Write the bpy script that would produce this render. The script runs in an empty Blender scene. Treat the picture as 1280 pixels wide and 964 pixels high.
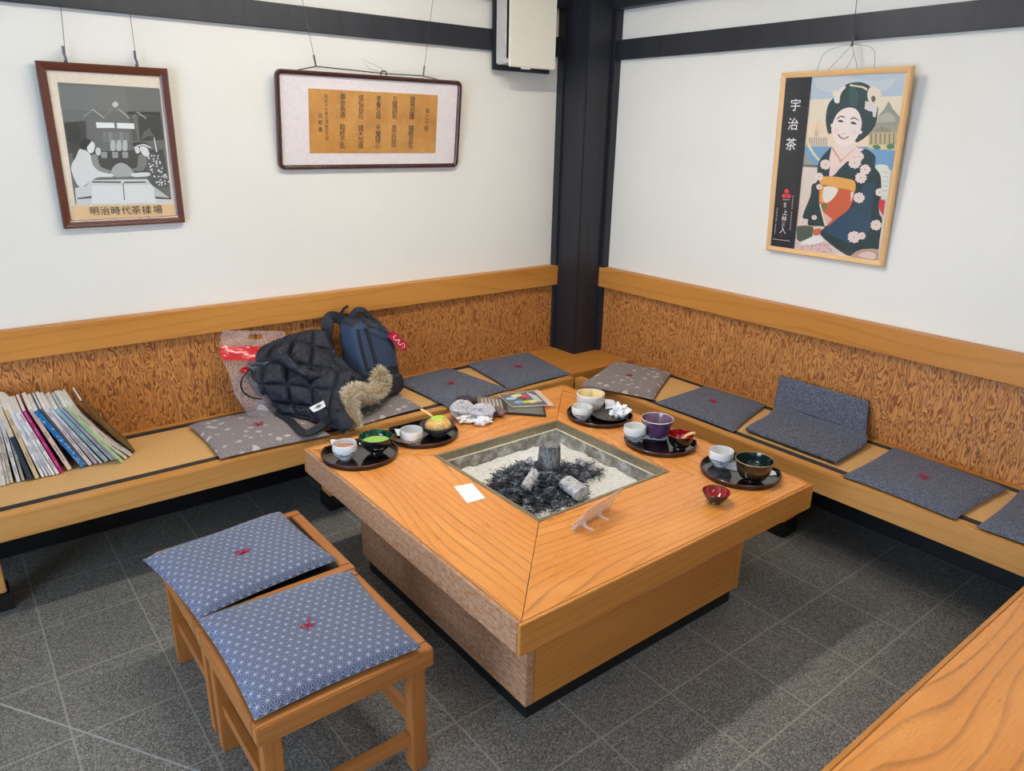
import bpy, bmesh, math, random
from mathutils import Vector, Matrix, Euler, noise
R = math.radians
random.seed(7)
scene = bpy.context.scene
COL = scene.collection

# ------------------------------------------------------------------ camera
CAM = Vector((-3.0701, -3.2452, 1.6456)); YAW, PITCH, ROLL, FPX = -38.3488, -19.0066, 1.1234, 920.194
_y, _p, _r = R(YAW), R(PITCH), R(ROLL)
FWD = Vector((math.sin(-_y)*math.cos(_p), math.cos(-_y)*math.cos(_p), math.sin(_p)))
_rt = FWD.cross(Vector((0, 0, 1))).normalized(); _up = _rt.cross(FWD)
RT = _rt*math.cos(_r) + _up*math.sin(_r); UP = -_rt*math.sin(_r) + _up*math.cos(_r)
cd = bpy.data.cameras.new('camera'); cd.sensor_width = 36; cd.lens = FPX/1280*36; cd.clip_start = .02
cam = bpy.data.objects.new('camera', cd); COL.objects.link(cam)
cam.matrix_world = Matrix(((RT.x, UP.x, -FWD.x, CAM.x), (RT.y, UP.y, -FWD.y, CAM.y), (RT.z, UP.z, -FWD.z, CAM.z), (0, 0, 0, 1)))
scene.camera = cam

def ray(px, py): return FWD + RT*((px-640)/FPX) - UP*((py-482)/FPX)
def at(px, py, ax, val, M=None):
    """measure a point of the photo on the plane coordinate[ax] = val (optionally in the frame M)"""
    o, d = CAM.copy(), ray(px, py)
    if M is not None:
        I = M.inverted(); o = I @ o; d = I.to_3x3() @ d
    return o + d*((val-o[ax])/d[ax])

# ------------------------------------------------------------------ materials
def lin(c):
    f = lambda v: v/12.92 if v <= .04045 else ((v+.055)/1.055)**2.4
    return tuple(f(x/255) for x in c[:3]) + (1,)
class NT:
    def __init__(s, name):
        s.m = bpy.data.materials.new(name); s.m.use_nodes = True; s.t = s.m.node_tree; s.t.nodes.clear()
        s.out = s.n('ShaderNodeOutputMaterial'); s.b = s.n('ShaderNodeBsdfPrincipled')
        s.l(s.b.outputs[0], s.out.inputs[0])
    def n(s, t, **kw):
        x = s.t.nodes.new(t)
        for k, v in kw.items(): setattr(x, k, v)
        return x
    def l(s, a, b): s.t.links.new(a, b)
    def inp(s, sock, v):
        if hasattr(v, 'is_linked') or isinstance(v, bpy.types.NodeSocket): s.l(v, sock)
        else: sock.default_value = v
    def math(s, op, a, b=0.0, c=0.0):
        x = s.n('ShaderNodeMath', operation=op)
        s.inp(x.inputs[0], a); s.inp(x.inputs[1], b); s.inp(x.inputs[2], c)
        return x.outputs[0]
    def coord(s, kind='UV', scale=(1, 1, 1), loc=(0, 0, 0)):
        c = s.n('ShaderNodeTexCoord'); m = s.n('ShaderNodeMapping')
        m.inputs['Scale'].default_value = scale; m.inputs['Location'].default_value = loc
        s.l(c.outputs[kind], m.inputs[0]); return m.outputs[0]
    def noise(s, vec, scale=5, detail=2, rough=.5, dist=0):
        x = s.n('ShaderNodeTexNoise'); s.l(vec, x.inputs['Vector'])
        x.inputs['Scale'].default_value = scale; x.inputs['Detail'].default_value = detail
        x.inputs['Roughness'].default_value = rough; x.inputs['Distortion'].default_value = dist
        return x.outputs['Fac']
    def ramp(s, fac, stops, interp='LINEAR'):
        x = s.n('ShaderNodeValToRGB'); x.color_ramp.interpolation = interp
        e = x.color_ramp.elements
        while len(e) < len(stops): e.new(.5)
        for k, (p, c) in enumerate(stops):
            e[k].position = p; e[k].color = lin(c) if len(c) == 3 else c
        s.l(fac, x.inputs[0]); return x.outputs[0]
    def mix(s, fac, a, b, mode='MIX'):
        x = s.n('ShaderNodeMix', data_type='RGBA', blend_type=mode)
        s.inp(x.inputs[0], fac)
        for k, v in ((6, a), (7, b)):
            if isinstance(v, tuple): x.inputs[k].default_value = lin(v) if len(v) == 3 else v
            else: s.l(v, x.inputs[k])
        return x.outputs[2]
    def sep(s, vec):
        x = s.n('ShaderNodeSeparateXYZ'); s.l(vec, x.inputs[0]); return x.outputs
    def set(s, color=None, rough=.5, metal=0, spec=.5, bump=None, bstr=.3, bdist=.01, coat=0, trans=0, sheen=0, ior=None):
        b = s.b.inputs
        if color is not None:
            if isinstance(color, tuple): b['Base Color'].default_value = lin(color)
            else: s.l(color, b['Base Color'])
        s.inp(b['Roughness'], rough); b['Metallic'].default_value = metal; b['Specular IOR Level'].default_value = spec
        b['Coat Weight'].default_value = coat; b['Transmission Weight'].default_value = trans; b['Sheen Weight'].default_value = sheen
        b['Coat Roughness'].default_value = .1
        if ior: b['IOR'].default_value = ior
        if bump is not None:
            x = s.n('ShaderNodeBump'); x.inputs['Strength'].default_value = bstr; x.inputs['Distance'].default_value = bdist
            s.l(bump, x.inputs['Height']); s.l(x.outputs[0], b['Normal'])
        return s.m
_cache = {}
def plain(name, c, rough=.5, metal=0, spec=.5, coat=0, var=0.06, vs=60):
    """a single colour with a slight procedural mottle"""
    if name in _cache: return _cache[name]
    t = NT(name); v = t.noise(t.coord('Object'), vs, 3)
    d = tuple(max(0, x*(1-var)) for x in c); e = tuple(min(255, x*(1+var)) for x in c)
    m = t.set(t.ramp(v, [(.3, d), (.7, e)]), rough, metal, spec, coat=coat)
    _cache[name] = m; return m

def wood(name, light, mid, dark, lines=55, swirl=9, along=.55, across=2.6, rough=.42, wear=0, linew=.3, lstr=.5, coat=0, spec=.5, fine=0):
    """growth rings run along U ; swirl bends them into cathedrals"""
    t = NT(name)
    v = t.coord('UV', (along, across, 1)); raw = t.sep(t.coord('UV'))
    n1 = t.noise(v, 1.0, 1.5, .4, .3)
    n2 = t.noise(t.coord('UV', (1.6, 9, 1), (5, 2, 0)), 1, 2, .5)
    val = t.math('ADD', t.math('ADD', t.math('MULTIPLY', n1, swirl), t.math('MULTIPLY', raw[1], lines)), t.math('MULTIPLY', n2, .9))
    f = t.math('FRACT', val)
    ring = t.ramp(f, [(0, (0, 0, 0, 1)), (1-linew, (.05, .05, .05, 1)), (1-linew*.3, (1, 1, 1, 1)), (1, (.0, .0, .0, 1))])
    rs = t.ramp(t.noise(t.coord('UV', (1.2, 14, 1), (1, 8, 0)), 1, 2), [(.3, (.35, .35, .35, 1)), (.65, (1, 1, 1, 1))])
    pores = t.noise(t.coord('UV', (9, 420, 1)), 1, 2, .6)
    tone = t.noise(t.coord('UV', (.8, 6, 1), (3, 1, 0)), 1, 3)
    base = t.mix(t.ramp(tone, [(.3, (0, 0, 0, 1)), (.7, (1, 1, 1, 1))]), mid, light)
    c = t.mix(t.math('MULTIPLY', t.math('MULTIPLY', ring, rs), lstr), base, dark)
    c = t.mix(t.ramp(pores, [(.5, (0, 0, 0, 1)), (.78, (.3, .3, .3, 1))]), c, dark)
    ro = rough
    if wear:
        w = t.noise(t.coord('UV', (2.2, 6, 1), (9, 4, 0)), 1.3, 4, .65)
        wf = t.ramp(w, [(.52, (0, 0, 0, 1)), (.75, (wear, wear, wear, 1))])
        g = t.noise(t.coord('UV', (60, 200, 1)), 1, 3, .7)
        wf = t.math('MULTIPLY', wf, t.ramp(g, [(.4, (.3, .3, .3, 1)), (.6, (1, 1, 1, 1))]))
        c = t.mix(wf, c, tuple(min(255, k*1.05+24) for k in light))
        ro = t.ramp(w, [(.35, (rough, rough, rough, 1)), (.7, (rough+.14,)*3+(1,))])
    if fine:   # varnish worn by feet, and daylight sheen painted in as pale speckle
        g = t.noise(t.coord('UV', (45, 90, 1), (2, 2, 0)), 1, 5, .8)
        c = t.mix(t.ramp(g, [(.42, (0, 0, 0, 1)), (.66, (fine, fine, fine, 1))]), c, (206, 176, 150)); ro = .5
    return t.set(c, ro, bump=pores, bstr=.08, bdist=.002, coat=coat, spec=spec)

M = {}
t = NT('plaster'); v = t.coord('Object')
M['plaster'] = t.set(t.ramp(t.noise(v, 1.2, 3), [(.3, (227, 224, 213)), (.7, (234, 231, 221))]), .85, bump=t.noise(v, 120, 4), bstr=.12, bdist=.003)
t = NT('black_stained_wood'); v = t.coord('Object', (30, 30, 1.2))
M['black'] = t.set(t.ramp(t.noise(v, 1, 4), [(.3, (25, 27, 33)), (.75, (36, 39, 47))]), .48)
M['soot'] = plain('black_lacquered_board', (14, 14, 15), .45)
M['rail'] = wood('honey_rail_wood', (202, 140, 64), (186, 120, 46), (140, 82, 30), lines=16, swirl=7, along=.45, rough=.38, wear=.12, lstr=.35)
M['bench'] = wood('bench_board_wood', (206, 152, 84), (190, 132, 64), (142, 90, 42), lines=18, swirl=7, rough=.36, wear=.25, lstr=.35)
M['table'] = wood('zelkova_table_wood', (232, 156, 80), (220, 140, 64), (128, 74, 32), lines=30, swirl=13, along=.55, across=2.4, rough=.24, wear=.45, linew=.28, lstr=.68)
M['fascia'] = wood('zelkova_edge_wood', (206, 140, 66), (190, 122, 50), (140, 84, 34), lines=40, swirl=8, rough=.3, wear=.1, lstr=.4)
M['scuff_sheen'] = wood('scuffed_sheen_edge_wood', (176, 124, 82), (158, 104, 64), (112, 70, 42), lines=36, swirl=6, rough=.42, wear=.3, lstr=.4, fine=.75)  # left-facing boards: worn varnish plus window sheen put into the colour
M['stool'] = wood('stool_wood', (182, 118, 58), (164, 100, 44), (112, 64, 28), lines=40, swirl=6, rough=.34, wear=.3, lstr=.45)
# raised-grain cedar plywood
t = NT('raised_grain_cedar'); v = t.coord('UV', (6.0, 25, 1))
w1 = t.noise(v, 1.0, 2.6, .55, .35)
f = t.math('FRACT', t.math('ADD', t.math('MULTIPLY', w1, 12), t.math('MULTIPLY', t.sep(v)[1], .55)))
g = t.ramp(f, [(0, (128, 72, 30)), (.12, (206, 142, 76)), (.58, (198, 130, 64)), (.82, (138, 80, 34)), (1, (120, 66, 26))])
fine = t.noise(t.coord('UV', (12, 190, 1)), 1, 2)
g2 = t.mix(t.ramp(fine, [(.45, (0, 0, 0, 1)), (.75, (.45, .45, .45, 1))]), g, (120, 68, 30))
M['cedar'] = t.set(g2, .5, bump=f, bstr=.25, bdist=.004)
# tatami
t = NT('tatami_weave'); v = t.coord('UV')
s = t.sep(v)
wv = t.math('SINE', t.math('MULTIPLY', s[0], 2*math.pi/.006)); wu = t.math('SINE', t.math('MULTIPLY', s[1], 2*math.pi/.014))
k = t.math('ADD', t.math('MULTIPLY', t.math('MULTIPLY', wv, wu), .22), t.noise(t.coord('UV', (90, 400, 1)), 1, 3))
M['tatami'] = t.set(t.ramp(k, [(.2, (176, 128, 70)), (.5, (212, 166, 104)), (.8, (232, 190, 130))]), .6, bump=k, bstr=.2, bdist=.002)
M['heri'] = plain('black_cloth_border', (40, 37, 36), .8, vs=400, var=.2)
# granite floor tiles
t = NT('granite_tiles'); v = t.coord('Object'); s = t.sep(v)
def tile_line(sock, off, wdt=.0028):
    q = t.math('FRACT', t.math('DIVIDE', t.math('SUBTRACT', sock, off), .3))
    d = t.math('MINIMUM', q, t.math('SUBTRACT', 1, q)); return t.math('LESS_THAN', d, wdt/.3)
gl = t.math('MAXIMUM', tile_line(s[0], -.6137), tile_line(s[1], -2.4026))
ce = t.n('ShaderNodeCombineXYZ')
t.l(t.math('FLOOR', t.math('DIVIDE', t.math('SUBTRACT', s[0], -.6137), .3)), ce.inputs[0]); t.l(t.math('FLOOR', t.math('DIVIDE', t.math('SUBTRACT', s[1], -2.4026), .3)), ce.inputs[1])
wn = t.n('ShaderNodeTexWhiteNoise'); t.l(ce.outputs[0], wn.inputs[0])
sp = t.noise(v, 215, 3, .8); vo = t.n('ShaderNodeTexVoronoi'); vo.inputs['Scale'].default_value = 270; t.l(v, vo.inputs['Vector'])
gr = t.ramp(t.math('ADD', t.math('MULTIPLY', sp, .75), t.math('MULTIPLY', t.sep(vo.outputs['Color'])[0], .3)), [(.34, (54, 54, 52)), (.52, (103, 102, 96)), (.72, (160, 157, 147))])
gr = t.mix(t.math('MULTIPLY', wn.outputs[0], .22), gr, (84, 83, 80))
M['floor'] = t.set(t.mix(t.math('MULTIPLY', gl, .75), gr, (152, 149, 138)), .42, bump=sp, bstr=.06, bdist=.002)
M['grout'] = plain('grout', (150, 150, 144), .7)
# hemp-leaf cotton
def asanoha(name, base, line, a=.026, lw=.075):
    t = NT(name); s = t.sep(t.coord('UV'))
    X, Y = t.math('DIVIDE', s[0], a), t.math('DIVIDE', s[1], a)
    f = t.math('FRACT', t.math('SUBTRACT', X, t.math('MULTIPLY', Y, 1/math.sqrt(3)))); g = t.math('FRACT', t.math('MULTIPLY', Y, 2/math.sqrt(3)))
    up = t.math('LESS_THAN', t.math('ADD', f, g), 1)
    def sel(p, q): return t.math('ADD', t.math('MULTIPLY', up, p), t.math('MULTIPLY', t.math('SUBTRACT', 1, up), q))
    b0 = sel(f, t.math('SUBTRACT', 1, f)); b1 = sel(g, t.math('SUBTRACT', 1, g)); b2 = t.math('SUBTRACT', t.math('SUBTRACT', 1, b0), b1)
    mn = t.math('MINIMUM', b0, t.math('MINIMUM', b1, b2)); mx = t.math('MAXIMUM', b0, t.math('MAXIMUM', b1, b2))
    md = t.math('SUBTRACT', t.math('SUBTRACT', 1, mn), mx)
    e1 = t.math('LESS_THAN', mn, lw*.55); e2 = t.math('LESS_THAN', t.math('SUBTRACT', md, mn), lw); e3 = t.math('GREATER_THAN', mx, .93)
    L = t.math('MAXIMUM', t.math('MULTIPLY', t.math('MAXIMUM', e1, e2), .72), e3)
    weave = t.noise(t.coord('UV', (900, 900, 1)), 1, 1)
    b = t.mix(weave, tuple(x*.85 for x in base), tuple(min(255, x*1.15) for x in base))
    return t.set(t.mix(L, b, line), .85, sheen=.15, spec=.25, bump=weave, bstr=.12, bdist=.001)
M['asanoha'] = asanoha('hemp_leaf_cotton', (74, 84, 110), (178, 184, 196), a=.0255, lw=.034)
t = NT('speckled_navy_cotton'); v = t.coord('UV'); vo = t.n('ShaderNodeTexVoronoi'); vo.inputs['Scale'].default_value = 190; vo.inputs['Randomness'].default_value = .5; t.l(v, vo.inputs['Vector'])
sp2 = t.ramp(vo.outputs['Distance'], [(.2, (1, 1, 1, 1)), (.42, (0, 0, 0, 1))]); nn = t.noise(v, 150, 3, .8)
M['asanoha_small'] = t.set(t.mix(t.math('MULTIPLY', sp2, .5), t.ramp(nn, [(.3, (62, 67, 82)), (.7, (90, 95, 110))]), (176, 178, 184)), .88, sheen=.1, spec=.2)
t = NT('leaf_print_cotton'); v = t.coord('UV', (1, 1, 1)); bn = t.noise(v, 170, 4, .9)
b = t.ramp(bn, [(.3, (84, 77, 78)), (.5, (128, 118, 116)), (.72, (176, 167, 164))])
vo = t.n('ShaderNodeTexVoronoi'); vo.inputs['Scale'].default_value = 1; vo.inputs['Randomness'].default_value = .55
nz = t.n('ShaderNodeTexNoise'); nz.inputs['Scale'].default_value = 70
ad = t.n('ShaderNodeVectorMath', operation='MULTIPLY_ADD'); t.l(nz.outputs['Color'], ad.inputs[0]); ad.inputs[1].default_value = (.6, .6, 0)
t.l(t.coord('UV', (21, 25, 1)), ad.inputs[2]); t.l(v, nz.inputs['Vector']); t.l(ad.outputs[0], vo.inputs['Vector'])
lf = t.ramp(vo.outputs['Distance'], [(.25, (1, 1, 1, 1)), (.32, (0, 0, 0, 1))])
M['leafprint'] = t.set(t.mix(t.math('MULTIPLY', lf, .6), b, (212, 204, 194)), .85, sheen=.15, spec=.2)
M['redthread'] = plain('crimson_thread', (178, 22, 58), .7)
# tableware
M['lacquer'] = plain('black_lacquer', (16, 11, 12), .06, coat=.4, var=.02)
M['lacquer_rim'] = plain('brown_lacquer', (74, 26, 20), .2, coat=.3)
t = NT('white_porcelain'); v = t.coord('Object')
M['porcelain'] = t.set((228, 228, 224), .16, coat=.4)
M['ink'] = plain('brushed_ink', (34, 32, 30), .6)
M['brownline'] = plain('brown_brush_line', (120, 92, 52), .3)
M['pouch'] = plain('white_wrapper', (226, 232, 240), .35, var=.03)
M['tissue'] = plain('white_tissue', (242, 242, 242), .9, var=.02)
t = NT('green_flecked_glaze'); v = t.coord('Object')
M['greenglaze'] = t.set(t.ramp(t.noise(v, 55, 4, .7), [(.4, (12, 24, 22)), (.54, (22, 74, 54)), (.66, (54, 120, 92)), (.75, (120, 150, 130))]), .12, coat=.5)
M['darkglaze'] = plain('black_glaze', (20, 22, 24), .1, coat=.5, vs=90, var=.5)
M['matcha'] = plain('matcha_foam', (158, 198, 90), .6, vs=300, var=.12)
M['tea'] = plain('roasted_tea', (176, 122, 92), .12, var=.05)
M['clearbroth'] = plain('greyish_tea_remains', (130, 118, 122), .1, var=.1)
t = NT('shino_white_glaze'); v = t.coord('Object')
M['shino'] = t.set(t.ramp(t.noise(v, 34, 5, .7), [(.3, (176, 164, 148)), (.45, (226, 216, 202)), (.7, (236, 230, 222))]), .35, coat=.3)
M['creamglaze'] = plain('cream_glaze', (236, 218, 170), .25, coat=.3, vs=40, var=.08)
M['purple'] = plain('purple_glaze', (92, 62, 96), .16, coat=.5, vs=40, var=.16)
M['purple_in'] = plain('mauve_glaze', (120, 96, 118), .18, coat=.5, vs=40, var=.14)
M['whiterim'] = plain('pale_glaze_rim', (222, 206, 200), .2)
M['red'] = plain('red_lacquer', (150, 14, 18), .08, coat=.5, var=.08)
M['darkbrown'] = plain('brown_black_lacquer', (46, 26, 22), .22, coat=.3, vs=30, var=.3)
t = NT('bronze_black_glaze'); z = t.sep(t.coord('Object', (1, 1, 1)))[2]
M['temmoku'] = t.set(t.ramp(t.math('ADD', t.math('MULTIPLY', z, 9), t.math('MULTIPLY', t.noise(t.coord('Object', (8, 8, 60)), 1, 3), .25)), [(.3, (22, 18, 16)), (.5, (58, 42, 24)), (.62, (76, 58, 34)), (.72, (40, 34, 26))]), .2, coat=.4)
M['tealdark'] = plain('dark_teal_glaze', (22, 42, 40), .07, coat=.5, var=.12)
M['tan_rim'] = plain('tan_glaze_rim', (160, 132, 84), .25)
M['slate'] = plain('matt_black_stoneware', (70, 69, 66), .45, vs=200, var=.15)
M['lightwood'] = plain('pale_spoon_wood', (222, 178, 122), .5)
M['cake'] = plain('baked_pancake', (216, 168, 98), .7, vs=120, var=.16)
M['cake_pale'] = plain('pale_cake_edge', (226, 190, 120), .7, vs=120, var=.1)
M['greencream'] = plain('green_tea_cream', (176, 206, 78), .5)
M['crumb'] = plain('crumb', (170, 140, 80), .8)
# metal, ash, charcoal
M['bronze'] = plain('bronzed_metal', (150, 138, 112), .36, metal=.55)
t = NT('sooty_hearth_wall'); v = t.coord('Object')
M['hearthwall'] = t.set(t.ramp(t.noise(v, 16, 5, .75), [(.33, (108, 103, 96)), (.5, (156, 150, 140)), (.66, (216, 214, 208))]), .55, metal=.3)
M['brightbar'] = plain('bright_brass_bar', (244, 236, 216), .35, metal=.3)
t = NT('wood_ash'); v = t.coord('Object')
M['ash'] = t.set(t.ramp(t.noise(v, 60, 6, .75), [(.3, (206, 203, 193)), (.5, (234, 231, 222)), (.7, (246, 244, 239))]), .95, bump=t.noise(v, 130, 5, .7), bstr=.7, bdist=.01)
t = NT('charred_straw'); v = t.coord('Object')
M['char'] = t.set(t.ramp(t.noise(v, 30, 4, .7), [(.36, (12, 13, 17)), (.49, (36, 40, 50)), (.58, (104, 111, 124)), (.68, (184, 189, 196))]), .55)
t = NT('half_burnt_log'); v = t.coord('Object', (60, 60, 22))
lg = t.noise(v, 1, 5, .75)
M['charlog'] = t.set(t.ramp(lg, [(.34, (24, 25, 28)), (.46, (96, 96, 98)), (.56, (156, 153, 147)), (.7, (86, 86, 88))]), .7, bump=lg, bstr=.9, bdist=.012)
t = NT('ashen_wood'); v = t.coord('Object', (70, 14, 70)); lg = t.noise(v, 1, 5, .8)
M['ashlog'] = t.set(t.ramp(lg, [(.34, (104, 102, 102)), (.5, (186, 184, 182)), (.7, (222, 220, 216))]), .85, bump=lg, bstr=.6, bdist=.008)
# paper, print
def vcol(name, rough=.6, coat=0):
    t = NT(name); a = t.n('ShaderNodeVertexColor', layer_name='ink')
    g = t.noise(t.coord('Object'), 240, 2); c = t.mix(t.math('MULTIPLY', g, .05), a.outputs[0], (128, 126, 120))
    return t.set(c, rough, coat=coat)
M['print'] = vcol('printed_paper', .5)
M['mount'] = plain('cream_mount_board', (226, 212, 190), .8, var=.02)
M['whitemount'] = plain('silk_mount', (226, 218, 216), .7, var=.02)
t = NT('aged_paper'); v = t.coord('Object')
M['agedpaper'] = t.set(t.ramp(t.noise(v, 7, 5, .6), [(.3, (172, 118, 52)), (.55, (192, 138, 68)), (.75, (202, 152, 84))]), .8)
t = NT('reddish_ribbed_frame'); v = t.coord('Object'); s = t.sep(v)
st = t.math('SINE', t.math('MULTIPLY', t.math('ADD', t.math('ADD', s[0], s[2]), t.math('MULTIPLY', t.noise(v, 40, 2), .004)), 640))
M['ribframe'] = t.set(t.ramp(st, [(0, (44, 20, 16)), (.5, (92, 44, 30)), (1, (150, 88, 60))]), .28, coat=.3)
M['dkframe'] = plain('dark_lacquer_frame', (60, 26, 22), .25, coat=.4)
M['pineframe'] = wood('pale_frame_wood', (230, 188, 132), (222, 174, 114), (186, 134, 78), lines=60, swirl=4, rough=.4, lstr=.3)
M['wire'] = plain('steel_wire', (92, 92, 92), .35, metal=.9)
t = NT('picture_glass')
g0 = t.n('ShaderNodeBsdfTransparent'); g1 = t.n('ShaderNodeBsdfGlossy'); g1.inputs['Roughness'].default_value = .11
fr = t.n('ShaderNodeLayerWeight'); mx = t.n('ShaderNodeMixShader')
t.l(t.math('ADD', t.math('MULTIPLY', t.math('POWER', fr.outputs['Facing'], 4), .3), .015), mx.inputs[0]); t.l(g0.outputs[0], mx.inputs[1]); t.l(g1.outputs[0], mx.inputs[2]); t.l(mx.outputs[0], t.out.inputs[0])
M['glass'] = t.m
def film(name, tint, alpha, rough=.2):
    t = NT(name); g0 = t.n('ShaderNodeBsdfTransparent'); mx = t.n('ShaderNodeMixShader')
    w = t.noise(t.coord('Object'), 30, 3, .6)
    t.set(tint, rough, coat=.5, bump=w, bstr=.5, bdist=.01)
    lw = t.n('ShaderNodeLayerWeight'); lw.inputs[0].default_value = .35
    t.l(t.math('MINIMUM', t.math('ADD', t.math('MULTIPLY', lw.outputs['Facing'], .35), alpha), 1), mx.inputs[0])
    t.l(g0.outputs[0], mx.inputs[1]); t.l(t.b.outputs[0], mx.inputs[2]); t.l(mx.outputs[0], t.out.inputs[0]); return t.m
M['plastic'] = film('clear_plastic_film', (226, 206, 208), .12)
M['redplastic'] = film('red_printed_film', (200, 10, 26), .9)
M['acrylic'] = film('clear_acrylic', (236, 226, 216), .3, .08)
# cloth
t = NT('black_quilted_nylon'); v = t.coord('Object')
M['nylon'] = t.set(t.ramp(t.noise(v, 40, 3), [(.3, (22, 25, 34)), (.7, (32, 36, 49))]), .5, spec=.4, bump=t.noise(v, 34, 4, .6, 2.2), bstr=.7, bdist=.01)
M['webbing'] = plain('black_webbing', (26, 28, 36), .7, vs=300, var=.15)
M['bluecloth'] = plain('navy_backpack_fabric', (40, 58, 84), .7, vs=300, var=.12)
M['darkcloth'] = plain('charcoal_backpack_fabric', (29, 33, 44), .7, vs=300, var=.15)
t = NT('raccoon_fur'); v = t.coord('Object'); hi = t.n('ShaderNodeTexWhiteNoise'); a = t.n('ShaderNodeVertexColor', layer_name='ink')
M['fur'] = t.set(a.outputs[0], .8, spec=.2)
M['furbase'] = plain('dense_underfur', (186, 158, 116), .9)
M['tagred'] = plain('crimson_tag', (196, 28, 66), .5)
M['white'] = plain('white_plastic', (238, 238, 234), .5, var=.01)
M['cream'] = plain('cream_enamel', (226, 221, 204), .5, var=.01)
M['greyplastic'] = plain('light_grey_plastic', (196, 194, 186), .5, var=.02)
t = NT('knitted_wool'); v = t.coord('Object', (1, 1, 1)); kn = t.n('ShaderNodeTexVoronoi'); kn.inputs['Scale'].default_value = 130; t.l(v, kn.inputs['Vector'])
M['knit'] = t.set(t.ramp(kn.outputs['Distance'], [(0, (226, 223, 226)), (.5, (190, 186, 190)), (1, (136, 130, 136))]), .9, sheen=.3, bump=kn.outputs['Distance'], bstr=.7, bdist=.006)
M['darkknit'] = plain('dark_grey_wool', (58, 50, 56), .9, vs=160, var=.3)
M['brownknit'] = plain('taupe_fleece', (118, 96, 92), .9, vs=160, var=.25)
M['teal'] = plain('teal_box_card', (70, 104, 102), .6)
M['boxgrey'] = plain('grey_box_card', (128, 122, 116), .6)
M['beads'] = plain('black_beads', (20, 20, 24), .3)
M['lamp'] = None

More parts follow.
